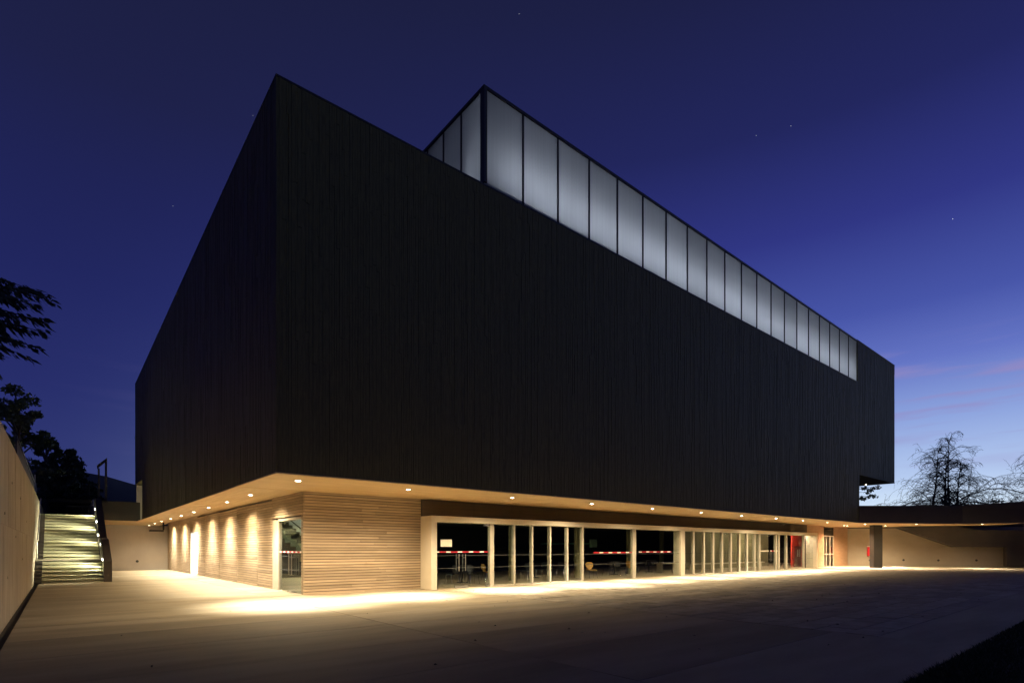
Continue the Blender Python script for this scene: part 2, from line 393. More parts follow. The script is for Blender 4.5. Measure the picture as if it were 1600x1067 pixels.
# clerestory
CX0, CX1 = 10.47, 43.62
CYB = 24.0
n = 20; pitch = (43.72-10.47)/20
for i in range(n):
    a = CX0+i*pitch; m = MB(); m.box(a+.03, BY+.04, pf(a+pitch)-.03, min(a+pitch, CX1+.06)-.03, BY+.055, CZ-.09); part(m, 'translucent_panel', M['poly'])
    if i: m = MB(); m.box(a-.03, BY+.0, pf(a)+.003, a+.03, BY+.09, CZ-.12); part(m, 'mullion', M['darkmet'])
ys = [14.12, 15.25, 16.35, 17.45, 18.55, 19.65, 20.75, 21.85, 22.95, CYB]
for i in range(len(ys)-1):
    m = MB(); m.box(CX0+.035, ys[i]+.03, PZ-.25, CX0+.05, ys[i+1]-.03, CZ-.09); part(m, 'translucent_panel', M['poly'])
    m = MB(); m.box(CX0, ys[i+1]-.03, PZ-.25, CX0+.09, ys[i+1]+.03, CZ-.12); part(m, 'mullion', M['darkmet'])
m = MB(); m.box(CX0-.02, BY-.015, PZ+.05, CX0+.1, BY+.2, CZ-.09); part(m, 'corner_post', M['darkmet'])
m = MB(); m.box(CX0-.03, BY-.015, CZ-.09, 43.66, BY+.2, CZ).box(CX0-.03, BY+.2, CZ-.09, CX0+.2, CYB, CZ); part(m, 'eaves_rail', M['darkmet'])
m = MB(); m.box(CX0+.2, BY+.2, CZ-.06, 43.66, CYB, CZ-.01); part(m, 'clerestory_roof', M['inwhite'])
m = MB(); m.box(CX0+.3, 17.0, PZ-.0, 43.66, 17.1, CZ-.07); part(m, 'inner_light_wall', M['inwhite'])
m = MB(); m.box(CX0+.16, BY+.16, PZ-.0, 43.66, BY+.3, PZ+.16); part(m, 'light_shelf', M['inwhite'])
m = MB(); m.box(CX0+.16, BY+.3, PZ+.0, 43.66, 17.0, PZ+.03); part(m, 'inner_ledge', M['inwhite'])
def area(name, loc, rot, sx, sy, e, col, parent=None):
    l = bpy.data.lights.new(name, 'AREA'); l.shape = 'RECTANGLE'; l.size = sx; l.size_y = sy; l.energy = e; l.color = col
    o = bpy.data.objects.new(name, l); C.objects.link(o); o.location = loc; o.rotation_euler = rot
    if parent: o.parent = parent
    return o
area('clerestory_strip_light', ((CX0+43.6)/2+.3, 15.15, PZ+.82), (math.radians(-94), 0, 0), 32.6, .12, 212, (.90, .94, 1))
area('return_strip_light', (12.2, 18.5, PZ+.9), (math.radians(90), 0, math.radians(90)), 6, .3, 8, (.9, .92, 1))

# soffit, its joint strip and the trim at its edge
m = MB(); yy = BY+.02; 
while yy < WY+.02:
    m.box(BX+.02, yy+.002, S-.018+random.uniform(-.001, .001), 60 if False else BXE, yy+.128, S+.02); yy += .13
so = part(m, 'front_soffit', M['soffit'])
m = MB(); yy = WY+.06
while yy < CYE:
    m.box(BX+.03, yy+.005, S-.018+random.uniform(-.003, .003), WX+.3, yy+.095, S+.02); yy += .1
part(m, 'side_soffit', M['soffit2'])
m = MB(); m.box(BX+.03, WY-.0, S-.03, WX+.02, WY+.05, S+.02); part(m, 'soffit_joint', M['soffit'])
m = MB(); m.box(BX-.005, BY-.005, S-.03, BXE, BY+.035, S).box(BX-.005, BY+.035, S-.03, BX+.03, BYE, S); part(m, 'edge_trim', M['soffit'])

# ground-floor timber walls, plank by plank
PH = S/35
def plank_mesh(length, depth=.045):
    m = MB(); h = PH-.022; c = .006
    m.box(0, 0, 0, length, depth, h)
    return m.mesh('plank', M['plank'])
cache = {}
def pmesh(l):
    k = round(l, 2)
    if k not in cache: cache[k] = plank_mesh(k)
    return cache[k]
tw = MB(); tw.box(WX+.06, WY+.06, 0, 10.45, WY+.2, S-.03); front_wall = part(tw, 'front_timber_wall', M['fascia'])
for i in range(35):
    if i > 34: break
    cut = 6.07+.03+random.uniform(1.4, 3.0)
    for a, bb in ((WX+.0, cut), (cut+.004, 10.42)):
        link('plank', pmesh(bb-a), front_wall, (a, WY+.015+random.uniform(-.009, .009), i*PH+.006+random.uniform(-.002, .002)))
tw = MB(); tw.box(WX+.06, 21.14, 0, WX+.2, 35.3, S-.03).box(WX+.06, 37.25, 0, WX+.2, 46.2, S-.03).box(WX+.06, 35.3, 2.46, WX+.2, 37.25, S-.03).box(WX+.06, WY+.2, 2.56, WX+.2, 21.14, S-.03)
side_wall = part(tw, 'side_timber_wall', M['fascia'])
segs = [(21.14, 23.1), (23.1, 26.3), (26.3, 29.8), (29.8, 33.1), (33.1, 35.3)]
for k, (a, bb) in enumerate(segs):
    o1 = random.uniform(-.006, .006)
    for i in range(35):
        z = i*PH+.006+(k % 2)*.02
        if z+PH > S: continue
        link('plank', pmesh(bb-a-.006), side_wall, (WX+.0+random.uniform(-.009, .009)+o1, bb-.003, z), -math.pi/2)
for i in range(27, 35): link('plank', pmesh(21.14-WY-.02), side_wall, (WX+.004+random.uniform(-.009, .009), 21.13, i*PH+.006), -math.pi/2)
m = MB()
for (a, bb, zl) in ((37.25, 41.0, 0), (41.0, 46.2, 0), (35.3, 37.25, 26)):
    for i in range(zl, 35):
        m.box(WX+random.uniform(-.009, .009), a+.003, i*PH+.006, WX+.06, bb-.003, (i+1)*PH-.016)
tag(part(m, 'planks_beyond', M['plank'], side_wall), kind='stuff')
m = MB()                                              # ends of the front planks seen beside the side door
for i in range(27): m.box(WX+random.uniform(0, .012), WY+.06, i*PH+.006, WX+.1, WY+.22, (i+1)*PH-.008)
tag(part(m, 'plank_ends', M['plank'], side_wall), kind='stuff')
m = MB()
for a, bb in ((44.95, 48.25), (50.4, 53.5)):
    for i in range(35): m.box(a, WY+random.uniform(0, .012), i*PH+.006, bb, WY+.05, (i+1)*PH-.008)
m.box(48.25, WY, 3.3, 50.4, WY+.05, S-.02)
rt = part(m, 'far_timber_wall', M['plankr']); tag(rt, kind='stuff')
for a, bb in ((44.95, 48.25), (50.4, 53.5)): m = MB(); m.box(a, WY+.05, 0, bb, WY+.2, S-.03); part(m, 'far_wall_backing', M['fascia'])
# narrow doors in the far timber wall
fd = MB()
for a in (48.25, 48.78, 49.6, 50.32): fd.box(a, WY+.02, 0, a+.09, WY+.1, 2.52)
fd.box(48.25, WY+.018, 2.52, 50.41, WY+.102, 2.6).box(48.34, WY+.025, 1.02, 50.32, WY+.095, 1.1)
fdo = part(fd, 'narrow_door', M['alu'])
m = MB(); m.box(48.27, WY+.05, .02, 50.4, WY+.06, 2.52); part(m, 'pane', M['glass'], fdo)
m = MB(); m.box(48.27, WY+.05, 2.6, 50.4, WY+.06, 3.3); part(m, 'transom_panel', M['glassd'], fdo)
# dark band above the portal
m = MB(); x = 10.46
while x < 44.9:
    m.box(x, WY-.004, 2.72, min(x+2.4, 44.93)-.006, WY+.1, S-.022); x += 2.4
part(m, 'dark_fascia', M['fascia'])
# cream portal
m = MB()
m.box(10.39, PY, 2.5, 44.92, WY-.006, 2.71).box(10.39, PY, 0, 10.63, WY-.006, 2.5).box(44.72, PY, 0, 44.92, WY-.006, 2.5)
portal = part(m, 'glazed_portal', M['white'], bevel=.012)
def pxX(px, y):                                        # where a sight line through column px of the survey photo meets a plane y
    u = (px-800)/848; return y*(u*.7674+.6412)/(-u*.6409+.7676)
FY = GY-.07
mu = [(766, 772), (803, 805.3), (831, 833.3), (859, 861.3), (886, 888.2), (910, 912.2), (989.3, 994), (1083.4, 1085.6), (1099.7, 1101.6), (1114.6, 1116.4), (1128.5, 1130.2), (1142, 1143.8), (1155.2, 1157), (1167.3, 1168.9), (1179.4, 1180.8), (1186.9, 1188.4), (1212.5, 1214), (1217, 1218.6), (1229, 1230.4)]
mx_ = []
for a, bb in mu:
    xa, xb = pxX(a, FY), pxX(bb, FY); mx_.append((xa+xb)/2)
    m = MB(); m.box(xa, FY, 0, xb, FY+.16, 2.5); part(m, 'mullion', M['alu'], portal)
xa, xb = pxX(1064, FY-.05), pxX(1070.5, FY-.05)
m = MB(); m.box(xa, FY-.05, 0, xb, FY+.42, 2.5); part(m, 'pillar', M['white'], portal); mx_.append((xa+xb)/2)
xj = pxX(1256.5, FY); m = MB(); m.box(xj, FY, 0, xj+.09, FY+.16, 2.5); part(m, 'mullion', M['alu'], portal); mx_.append(xj)
edges = sorted([10.63]+mx_+[44.72])
doors = []
for a, bb in zip(edges[:-1], edges[1:]):
    m = MB(); m.box(a+.01, GY, .04, bb-.01, GY+.012, 2.49); part(m, 'pane', M['glass'], portal)
    m = MB(); m.box(a+.01, GY-.003, 1.24, bb-.01, GY-.0005, 1.253).box(a+.01, GY-.003, .76, bb-.01, GY-.0005, .775); part(m, 'film_line', M['film'], portal)
for a, bb in ((13.4, 18.6), (26.9, 43)): m = MB(); m.box(a, FY, 0, bb, FY+.12, .05); part(m, 'bottom_rail', M['alu'], portal)
def handles(xs, y0_, nm='door_handle'):
    for x in xs:
        m = MB(); m.tube([(x, y0_, .64), (x, y0_, 1.3)], .017, 8)
        for z in (.78, 1.16): m.tube([(x, y0_, z), (x, GY, z)], .009, 6)
        part(m, nm, M['steel'], portal)
handles((11.72, 12.02), GY-.07); handles((11.70, 12.0), GY+.09)
for a, bb, z0f, z1f in ((11.55, 12.2, .005, .09), (13.05, 13.2, .005, .09), (12.95, 13.2, 2.4, 2.5)):
    m = MB(); m.box(a, GY-.03, z0f, bb, GY+.04, z1f); part(m, 'door_fitting', M['steel'], portal)
handles((pxX(1202, GY), pxX(1204.5, GY)), GY-.07)
m = MB(); m.box(mx_[15]+.03, GY-.02, 1.31, pxX(1201, GY), GY-.004, 1.39); part(m, 'push_bar', M['alu'], portal)

# side glass door
sd = MB(); sd.box(WX+.02, 20.45, 0, WX+.14, 20.72, 2.52).box(WX+.01, 20.72, 0, WX+.16, 21.12, 2.55).box(WX+.01, 18.02, 2.48, WX+.16, 20.45, 2.56)
sdo = part(sd, 'side_glass_door', M['alu'])
m = MB(); m.box(WX+.08, 18.02, .01, WX+.09, 20.45, 2.48); part(m, 'pane', M['glass'], sdo)
for dx in (-.05, .2):
    for y_ in (19.32, 19.05):
        m = MB(); m.tube([(WX+.08+dx, y_, .62), (WX+.08+dx, y_, 1.32)], .017, 8)
        for z in (.78, 1.2): m.tube([(WX+.08+dx, y_, z), (WX+.085, y_, z)], .009, 6)
        part(m, 'door_handle', M['steel'], sdo)
m = MB(); m.box(WX+.072, 18.02, 1.235, WX+.078, 20.45, 1.25).box(WX+.072, 18.02, .76, WX+.078, 20.45, .775); part(m, 'film_line', M['film'], sdo)
m = MB(); m.box(WX-.0, 19.0, .0, WX+.12, 19.3, .05); part(m, 'floor_fitting', M['steel'], sdo)
# brightly lit doorway further along the side
m = MB(); m.box(WX+.2, 35.3, -.0, 8.6, 35.4, 2.46).box(WX+.2, 37.15, 0, 8.6, 37.25, 2.46).box(8.6, 35.3, 0, 8.7, 37.25, 2.46).box(WX+.2, 35.4, 2.4, 8.6, 37.15, 2.46).box(WX-.01, 37.15, 0, WX+.2, 37.255, 2.46).box(WX-.01, 35.3, 2.41, WX+.2, 37.15, 2.465)
part(m, 'lit_lobby', M['inwhite'])
m = MB(); m.box(7.0, 35.6, 2.37, 8.3, 36.95, 2.395); part(m, 'lobby_light', emis('lobby_glow', (1, .96, .9), 60))

# ---------------------------------------------------------------- interior of the ground floor
RX0, RX1, RY1, RZ = WX+.22, 60, 29.0, 2.95
m = MB(); m.box(RX0, GY+.02, -.05, RX1, RY1, .006); tag(m.build('floor', M['floor']), 'polished floor of the dim room behind the glazing', 'floor', kind='structure')
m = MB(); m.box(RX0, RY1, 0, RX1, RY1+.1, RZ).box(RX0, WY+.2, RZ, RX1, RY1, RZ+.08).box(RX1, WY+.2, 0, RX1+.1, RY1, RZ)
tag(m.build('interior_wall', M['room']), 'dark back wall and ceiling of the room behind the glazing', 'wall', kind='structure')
m = MB(); m.box(34.0, 22.0, 0, 47.5, 22.2, RZ)
tag(m.build('olive_wall', M['olive']), 'dim olive wall inside behind the far glazing', 'wall', kind='structure')
for i, (px, y_) in enumerate(((800, 19.6), (902, 19.6), (983, 20.5), (1034, 24))):
    x = pxX(px, y_); m = MB(); m.lathe([(.17, 0), (.17, RZ)], 16, (x, y_, 0))
    tag(m.build('interior_column', M['olive'], smooth=True), ['dim round column behind the second narrow glass pane', 'dim round column behind the fifth narrow glass pane', 'dim round column beside the slim post between the two taped panes', 'dim round column behind the wide pane next to the square pillar'][i], 'column', 'round columns inside the glazed room')
# red wall and its dark red door
xr0, xr1 = pxX(1238, 19.4), pxX(1253, 19.4)
RW_ = empty('red_wall', (xr0, 19.4, 0), label='bright red lit wall inside the far end of the glazing', cat='wall')
m = MB(); m.box(0, 0, 0, xr1-xr0+.6, .12, RZ-.02); m.build('panel', M['red'], RW_)
xd0, xd1 = pxX(1241.3, 19.38), pxX(1252, 19.38)
m = MB(); m.box(xd0-xr0, -.04, 0, xd1-xr0, -.005, 1.72); dd = m.build('door', M['darkred'], RW_)
for k in (.35, .62): m = MB(); m.tube([((xd0-xr0)+(xd1-xr0-xd0+xr0)*k, -.1, .85), ((xd0-xr0)+(xd1-xr0-xd0+xr0)*k, -.1, 1.45)], .025, 8); m.build('handle', M['steel'], dd)
# long pale counter and white tables deeper in the room
m = MB(); m.box(pxX(1072, 20), 19.6, .46, pxX(1187, 20), 20.0, .52); m.box(pxX(1072, 20)+.2, 19.7, 0, pxX(1072, 20)+.3, 19.9, .46).box(pxX(1187, 20)-.4, 19.7, 0, pxX(1187, 20)-.3, 19.9, .46).box(32, 19.7, 0, 32.1, 19.9, .46)
tag(m.build('bench', M['white']), 'long pale low bench behind the row of narrow panes', 'bench')
m = MB(); m.box(pxX(1029, 20), 19.7, .56, pxX(1057, 20), 20.3, .6)
for a in (pxX(1030, 20), pxX(1055, 20)): m.box(a, 19.8, 0, a+.06, 20.2, .56)
tag(m.build('low_table', M['white']), 'pale low table left of the square pillar', 'table')

def chair(seat_m, back_m, label, group):
    t = empty('chair', label=label, cat='chair', group=group)
    m = MB(); n_ = 8
    prof = [(-.21, .445), (-.1, .425), (.05, .425), (.17, .44), (.23, .425)]
    for i in range(len(prof)-1):
        for s_ in (0,):
            (y0_, z0_), (y1_, z1_) = prof[i], prof[i+1]
            m.quad((-.2, y0_, z0_), (.2, y0_, z0_), (.2, y1_, z1_), (-.2, y1_, z1_)); m.quad((-.2, y1_, z1_-.014), (.2, y1_, z1_-.014), (.2, y0_, z0_-.014), (-.2, y0_, z0_-.014))
            m.quad((-.2, y0_, z0_-.014), (-.2, y0_, z0_), (-.2, y1_, z1_), (-.2, y1_, z1_-.014)); m.quad((.2, y1_, z1_-.014), (.2, y1_, z1_), (.2, y0_, z0_), (.2, y0_, z0_-.014))
    m.quad((-.2, .23, .411), (.2, .23, .411), (.2, .23, .425), (-.2, .23, .425))
    m.build('seat', seat_m, t)
    m = MB()                                             # bent shell back, waisted, slightly dished
    rows = [(.43, -.215, .10), (.49, -.235, .12), (.58, -.255, .20), (.68, -.275, .215), (.76, -.29, .19), (.80, -.30, .12)]
    P = [[(hw*k, y_+.05*abs(k)**2, z) for k in (-1, -.5, 0, .5, 1)] for z, y_, hw in rows]
    for i in range(len(rows)-1):
        for j in range(4):
            m.quad(P[i][j], P[i][j+1], P[i+1][j+1], P[i+1][j])
            q = [tuple(Vector(v)+Vector((0, -.013, 0))) for v in (P[i][j], P[i+1][j], P[i+1][j+1], P[i][j+1])]; m.quad(*q)
    m.build('backrest', back_m, t)
    for sx_ in (-1, 1):
        for sy_ in (-1, 1):
            m = MB(); m.tube([(sx_*.13, sy_*.12, .42), (sx_*.19, sy_*.15, .395), (sx_*.225, sy_*.24, 0)], .011, 6); m.build('leg', M['chrome'], t)
    return t
GC = 'chairs in the dim room behind the glazing'
spots = [(pxX(762, 20.0), 20.0, -1.75, 'w', 'yellow plywood chair half hidden behind the first wide post'),
         (pxX(924, 18.75), 18.75, 2.75, 'w', 'yellow plywood chair right of the fifth narrow pane'),
         (pxX(986, 19.2), 19.2, -1.3, 'w', 'yellow plywood chair half hidden behind the slim post'),
         (pxX(707, 19.3), 19.3, .1, 'd', 'dark chair with shiny legs behind the taped double doors'),
         (pxX(738, 18.9), 18.9, 3.0, 'd', 'dark chair with shiny legs nearest the first wide post'),
         (pxX(822, 20.2), 20.2, 1.9, 'd', 'dark chair with shiny legs behind the second narrow pane'),
         (pxX(846, 21.2), 21.2, 1.7, 'd', 'dark chair with shiny legs behind the third narrow pane'),
         (pxX(876, 21.4), 21.4, 2.2, 'd', 'dark chair with shiny legs behind the fourth narrow pane'),
         (pxX(950, 19.9), 19.9, .2, 'd', 'dark chair with shiny legs right of the yellow chair in the taped pane'),
         (pxX(969, 19.5), 19.5, 3.0, 'd', 'dark chair with shiny legs left of the half hidden yellow chair'),
         (pxX(1003, 20.6), 20.6, .8, 'd', 'dark chair with shiny legs just right of the slim post'),
         (pxX(1023, 20.9), 20.9, 2.4, 'd', 'dark chair with shiny legs left of the pale low table')]
proto = {}
for x, y_, rz, k, lab in spots:
    if k not in proto:
        o = proto[k] = chair(M['chairw'] if k == 'w' else M['chaird'], M['chairw'] if k == 'w' else M['chaird'], lab, GC)
    else: o = copy_tree(proto[k]); o['label'] = lab
    o.location = (x, y_, .006); o.rotation_euler = (0, 0, rz)
def table(x, y_, lab):
    t = empty('cafe_table', (x, y_, .006), label=lab, cat='table', group='dark tables in the dim room behind the glazing')
    m = MB(); m.lathe([(0, .72), (.42, .72), (.43, .735), (.42, .75), (0, .75)], 24); m.build('tabletop', M['chaird'], t)
    m = MB(); m.tube([(0, 0, .03), (0, 0, .72)], .035, 10); m.build('pedestal', M['darkmet'], t)
    m = MB(); m.lathe([(0, 0), (.25, 0), (.25, .02), (.05, .04), (0, .04)], 20); m.build('foot', M['darkmet'], t)
    return t
for px, y_, lab in ((722, 19.9, 'dark round table behind the taped double doors'), (835, 20.9, 'dark round table behind the narrow panes'), (960, 20.6, 'dark round table behind the taped wide pane'), (1014, 21.3, 'dark round table behind the second taped wide pane')):
    table(pxX(px, y_), y_, lab)
m = MB(); m.box(pxX(921.5, 24), 24, 1.6, pxX(933, 24), 24.06, 2.12)
m.box(pxX(921.5, 24)+.3, 24.06, 1.8, pxX(933, 24)-.3, RY1, 1.9)
tag(m.build('wall_sign', M['sign']), 'small dim green panel inside above the yellow chair', 'sign')
# staircase seen through the side door
ST = empty('inner_staircase', (0, 0, 0), label='pale folded staircase seen through the side glass door', cat='staircase')
def flight(name, y0_, y1_, xs, z0_, n_, tr, ri, th, m_):
    pts = []
    for i in range(n_):
        pts += [(xs-i*tr, y0_, z0_+i*ri), (xs-i*tr, y0_, z0_+(i+1)*ri)]
    pts.append((xs-n_*tr, y0_, z0_+n_*ri))
    low = []
    for i in range(n_):
        low += [(xs-i*tr-tr*.1, y0_, z0_+i*ri-th), (xs-(i+1)*tr-tr*.1, y0_, z0_+i*ri-th)]
    m = MB(); m.prism(pts+low[::-1], (0, y1_-y0_, 0)); return m.build(name, m_, ST)
flight('lower_flight', 26.3, 28.4, 9.7, 1.0, 9, .26, .19, .16, M['step'])
zig = [(9.4, 26.0, 1.55)]; xx, zz = 9.4, 1.55
while xx > 7.9:
    zig.append((xx, 26.0, zz+.15)); zz += .15; xx -= .165; zig.append((xx, 26.0, zz))
m = MB(); m.prism(zig+[(xx, 26.0, 2.94), (9.4, 26.0, 2.94)], (0, .1, 0)); m.build('parapet', M['inwhite'], ST)
m = MB(); m.tube([(7.9, 25.9, 3.1), (9.4, 25.9, 1.9)], .03, 8); m.build('handrail', M['darkmet'], ST)
def point(name, loc, e, col, r=.15):
    l = bpy.data.lights.new(name, 'POINT'); l.energy = e; l.color = col; l.shadow_soft_size = r
    o = bpy.data.objects.new(name, l); C.objects.link(o); o.location = loc; return o
point('stairwell_light', (9.3, 22.8, 1.7), 150, (.9, 1, .7))
point('stairwell_light', (9.6, 27.2, .7), 120, (.9, 1, .6))
point('lobby_lamp', (pxX(1204, 19.8), 19.9, 2.6), 105, (1, .9, .5))
point('red_wall_lamp', (pxX(1243, 18.4), 18.6, 2.7), 420, (1, .72, .5))
point('cafe_lamp', (pxX(1130, 21), 20.6, 2.7), 30, (1, .85, .55))
point('shop_lamp', (50.0, 20.4, 2.6), 25, (1, .6, .35))
# small pale boxes seen behind the narrow door
for i, (x, z, wv) in enumerate(((49.9, .0, .5), (50.6, .0, .4), (49.8, 1.05, .35))):
    m = MB(); m.box(x+.9, 20.0, z, x+.9+wv, 20.4, z+.5)
    m.box(x+.88, 19.98, z+.5, x+.92+wv, 20.42, z+.56)
    if z: m.box(x+.8, 19.9, 0, x+1.4, 20.5, z)
    tag(m.build('storage_box', M['paper']), ['pale carton on the floor behind the narrow door', 'second pale carton on the floor further right behind the narrow door', 'pale carton raised on a stand behind the narrow door'][i], 'box', 'cartons behind the narrow door')

# striped tapes and the paper notice
def tape(name, a, bb, z, y_, seg, lab, axis='x', ph=0):
    t = empty(name, label=lab, cat='tape', group='red and white tapes stuck across the glass doors')
    m = MB(); h = .026
    if axis == 'x': m.box(a, y_-.004, z-h, bb, y_-.001, z+h)
    else: m.box(y_-.004, a, z-h, y_-.001, bb, z+h)
    m.build('red_band', M['tapered'], t)
    x = a+ph
    while x < bb-.02:
        e = min(x+seg*.4, bb); m = MB()
        if axis == 'x': m.box(x, y_-.006, z-h, e, y_-.0045, z+h)
        else: m.box(y_-.006, x, z-h, y_-.0045, e, z+h)
        m.build('white_patch', M['tapewhite'], t); x += seg
tape('barrier_tape', 10.66, 13.18, 1.38, GY-.003, .52, 'red and white tape across the wide double doors with the paper notice', ph=.0)
tape('barrier_tape', pxX(927.5, GY), pxX(988, GY), 1.32, GY-.003, .66, 'red and white tape on the pane with the yellow chair', ph=.42)
tape('barrier_tape', pxX(998, GY), pxX(1048.5, GY), 1.34, GY-.003, .63, 'red and white tape on the pane left of the square pillar', ph=.0)
tape('barrier_tape', pxX(1203, GY), pxX(1215.5, GY), 1.36, GY-.003, .5, 'short red and white tape on the far glass door', ph=.05)
tape('barrier_tape', 18.05, 20.72, 1.39, WX+.07, .42, 'red and white tape across the side glass door round the corner', axis='y', ph=.1)
m = MB(); m.box(10.94, GY-.006, 1.58, 11.44, GY-.002, 1.85); tag(m.build('paper_notice', M['paper']), 'blank cream paper notice taped to the double doors', 'notice')

# ---------------------------------------------------------------- downlights
ringm = MB(); ringm.lathe([(.062, .0), (.066, -.012), (.1, -.012), (.104, -.002), (.1, .004)], 20)
ring_me = ringm.mesh('downlight', M['alu']); dm = MB(); dm.lathe([(0, -.02), (.03, -.019), (.05, -.014), (.0655, -.006)], 20); disc_me = dm.mesh('lamp_lens', M['lamp'])
def downlight(x, y_, e, lab, grp, z=S-.02, col=WARM, size=150, blend=.75, big=1, tilt=None, core=3.7, cone=75):
    o = link('downlight', ring_me, None, (x, y_, z)); tag(o, lab, 'ceiling light', grp); o.scale = (big, big, 1)
    link('lens', disc_me, o)
    l = bpy.data.lights.new('downlight_beam', 'SPOT'); l.energy = e; l.color = col; l.spot_size = math.radians(size); l.spot_blend = blend; l.shadow_soft_size = .05
    s_ = bpy.data.objects.new('downlight_beam', l); C.objects.link(s_); s_.parent = o; s_.location = (0, 0, -.085)
    if tilt: s_.rotation_euler = tilt
    l2 = bpy.data.lights.new('downlight_core', 'SPOT'); l2.energy = e*core; l2.color = (1, .91, .74); l2.spot_size = math.radians(cone); l2.spot_blend = .95; l2.shadow_soft_size = .05
    s2 = bpy.data.objects.new('downlight_core', l2); C.objects.link(s2); s2.parent = o; s2.location = (0, 0, -.085)
    return o
ordw = ['first', 'second', 'third', 'fourth', 'fifth', 'sixth', 'seventh', 'eighth', 'ninth', 'tenth', 'eleventh', 'twelfth']
EF = 830
for i, x in enumerate((5.02, 8.4, 12.64, 16.93, 21.1, 25.25, 29.42, 33.7, 37.6, 41.6)):
    downlight(x, 15.12, EF*1.1, f'{ordw[i]} downlight from the near corner in the long front soffit', 'downlights in the front soffit', big=1.25 if i in (0, 3, 7) else 1)
for i, (x, y_) in enumerate(((5.08, 20.14), (5.13, 23.79), (5.2, 27.6), (5.25, 31.4), (5.28, 35.3), (5.3, 39.2), (5.34, 43.3))):
    downlight(x, y_, EF*.75, f'{ordw[i]} downlight from the near corner in the short side soffit', 'downlights in the side soffit', core=2.6, cone=100)

# ---------------------------------------------------------------- left: retaining wall, stair, rear wing
m = MB(); m.prism([(RW, -6, -.3), (RW, 50, -.3), (RW, 50, 4.28), (RW, 30, 4.08), (RW, 13.6, 3.86), (RW, -6, 3.7)], (-.35, 0, 0))
rw = tag(m.build('retaining_wall', M['conc'], bevel=.01), 'long tall concrete retaining wall running down the left side', 'wall')
g = MB()
for yv, zv in ((10.6, 2.9), (12.4, 1.3), (12.9, 3.1), (14.6, 2.2), (15.4, .9), (16.8, 3.0), (18.2, 1.8), (20.3, 2.9), (21.5, 1.2), (24.0, 2.4)):
    m = MB(); m.lathe([(.03, 0), (.028, .006), (0, .006)], 10); o = m.build('tie_plug', M['darkconc'], rw); o.location = (RW+.004, yv, zv); o.rotation_euler = (0, math.pi/2, 0)
m = MB(); m.prism([(-1.3, -10, 3.4), (-1.3, 52, 3.75), (-120, 120, 5.0), (-120, -40, 5.0)], (0, 0, -.3)); m.box(-1.2, 39.2, 3.1, 1.55, 60, 3.4)
random.seed(17); pan = MB(); yv = 2.2; k_ = 0
while yv < 46:
    for (za, zb) in ((.02, 1.96), (1.975, None)):
        tp = lambda q: 3.86+(q-13.6)*.0135 if q < 30 else 4.08+(q-30)*.01
        ta, tb = (zb, zb) if zb else (tp(yv)-.03, tp(yv+1.22)-.03)
        o_ = random.uniform(.002, .006); q = MB(); q.prism([(RW, yv+.006, za), (RW, yv+1.214, za), (RW, yv+1.214, tb), (RW, yv+.006, ta)], (o_, 0, 0)); q.build('formwork_panel', M['conc'], rw)
    yv += 1.22
tag(m.build('upper_garden', M['soil']), 'dark garden terrace above the retaining wall', 'terrace', kind='structure')
# fence of dark slats on the wall top with a pale end post
F_ = empty('wall_fence', (RW-.2, 23, 4.0), label='dark slatted fence on top of the retaining wall', cat='fence')
for i in range(64):
    yv = i*.3; z = .02+yv*.0095; m = MB(); m.box(-.02, yv, z-.05, .02, yv+.27, z+1.05); m.build('slat', M['darkmet'], F_)
m = MB(); m.box(.03, 0, .2, .05, 19.2, .26).box(.03, 0, .9, .05, 19.2, .96); m.build('rail', M['darkmet'], F_)
m = MB(); m.tube([(.1, 13.5, .0), (.1, 13.5, 1.25)], .03, 8); m.build('end_post', M['steel'], F_)

SX0, SX1, SY0 = RW, 1.57, 30.7
SR = empty('outdoor_stair', (SX0, SY0, 0), label='pale concrete outdoor stair lit by small lights in its side wall', cat='stairs')
RI, TR = .168, .345
y_ = SY0; z = 0; first = True
def rel(m): 
    m.v = [(a-SX0, b_-SY0, c) for a, b_, c in m.v]; return m
for i in range(20):
    z1_ = z+RI; dep = TR if i != 5 else 1.5
    m = MB(); m.box(SX0+.26, y_+.02, z-(.12 if i else 0), SX1, y_+dep+.06, z1_-.09).box(SX0+.26, y_-.05, z1_-.05, SX1, y_+dep, z1_)
    rel(m).build('step', M['step'], SR, bevel=.006)
    m = MB(); m.box(SX0+.004, y_, 0 if i < 3 else z-.5, SX0+.255, y_+dep, z1_-.06); rel(m).build('edge_block', M['darkconc'], SR)
    y_ += dep; z = z1_
ytop, ztop = y_, z
m = MB(); m.prism([(SX1, SY0-.05, 0), (SX1, SY0-.05, .92), (SX1, SY0+2.1, 1.95), (SX1, SY0+3.4, 1.95+.1), (SX1, ytop, ztop+1.0), (SX1, ytop+6, ztop+1.0), (SX1, ytop+6, 0)], (.3, 0, 0))
rel(m).build('side_wall', M['darkconc'], SR)
m = MB(); m.tube([(SX1-.07, SY0+.2, .95), (SX1-.07, SY0+2.05, 1.85), (SX1-.07, SY0+3.5, 1.9), (SX1-.07, ytop, ztop+.92), (SX1-.07, ytop+1, ztop+.92)], .022, 8); rel(m).build('handrail', M['steel'], SR)
m = MB(); m.tube([(SX0+.08, SY0+1.5, 1.0+.85), (SX0+.08, SY0+3.2, 1.0+.9), (SX0+.08, ytop, ztop+.85)], .022, 8)
m.tube([(SX0+.08, SY0+1.5, 1.85), (SX0+.08, SY0+1.5, 1.02)], .022, 8); rel(m).build('handrail', M['steel'], SR)
m = MB(); m.box(SX0+.004, SY0+TR*5-.09, RI*6-.05, SX1, SY0+TR*5-.025, RI*6+.02); rel(m).build('landing_nosing', M['alu'], SR, bevel=.006)
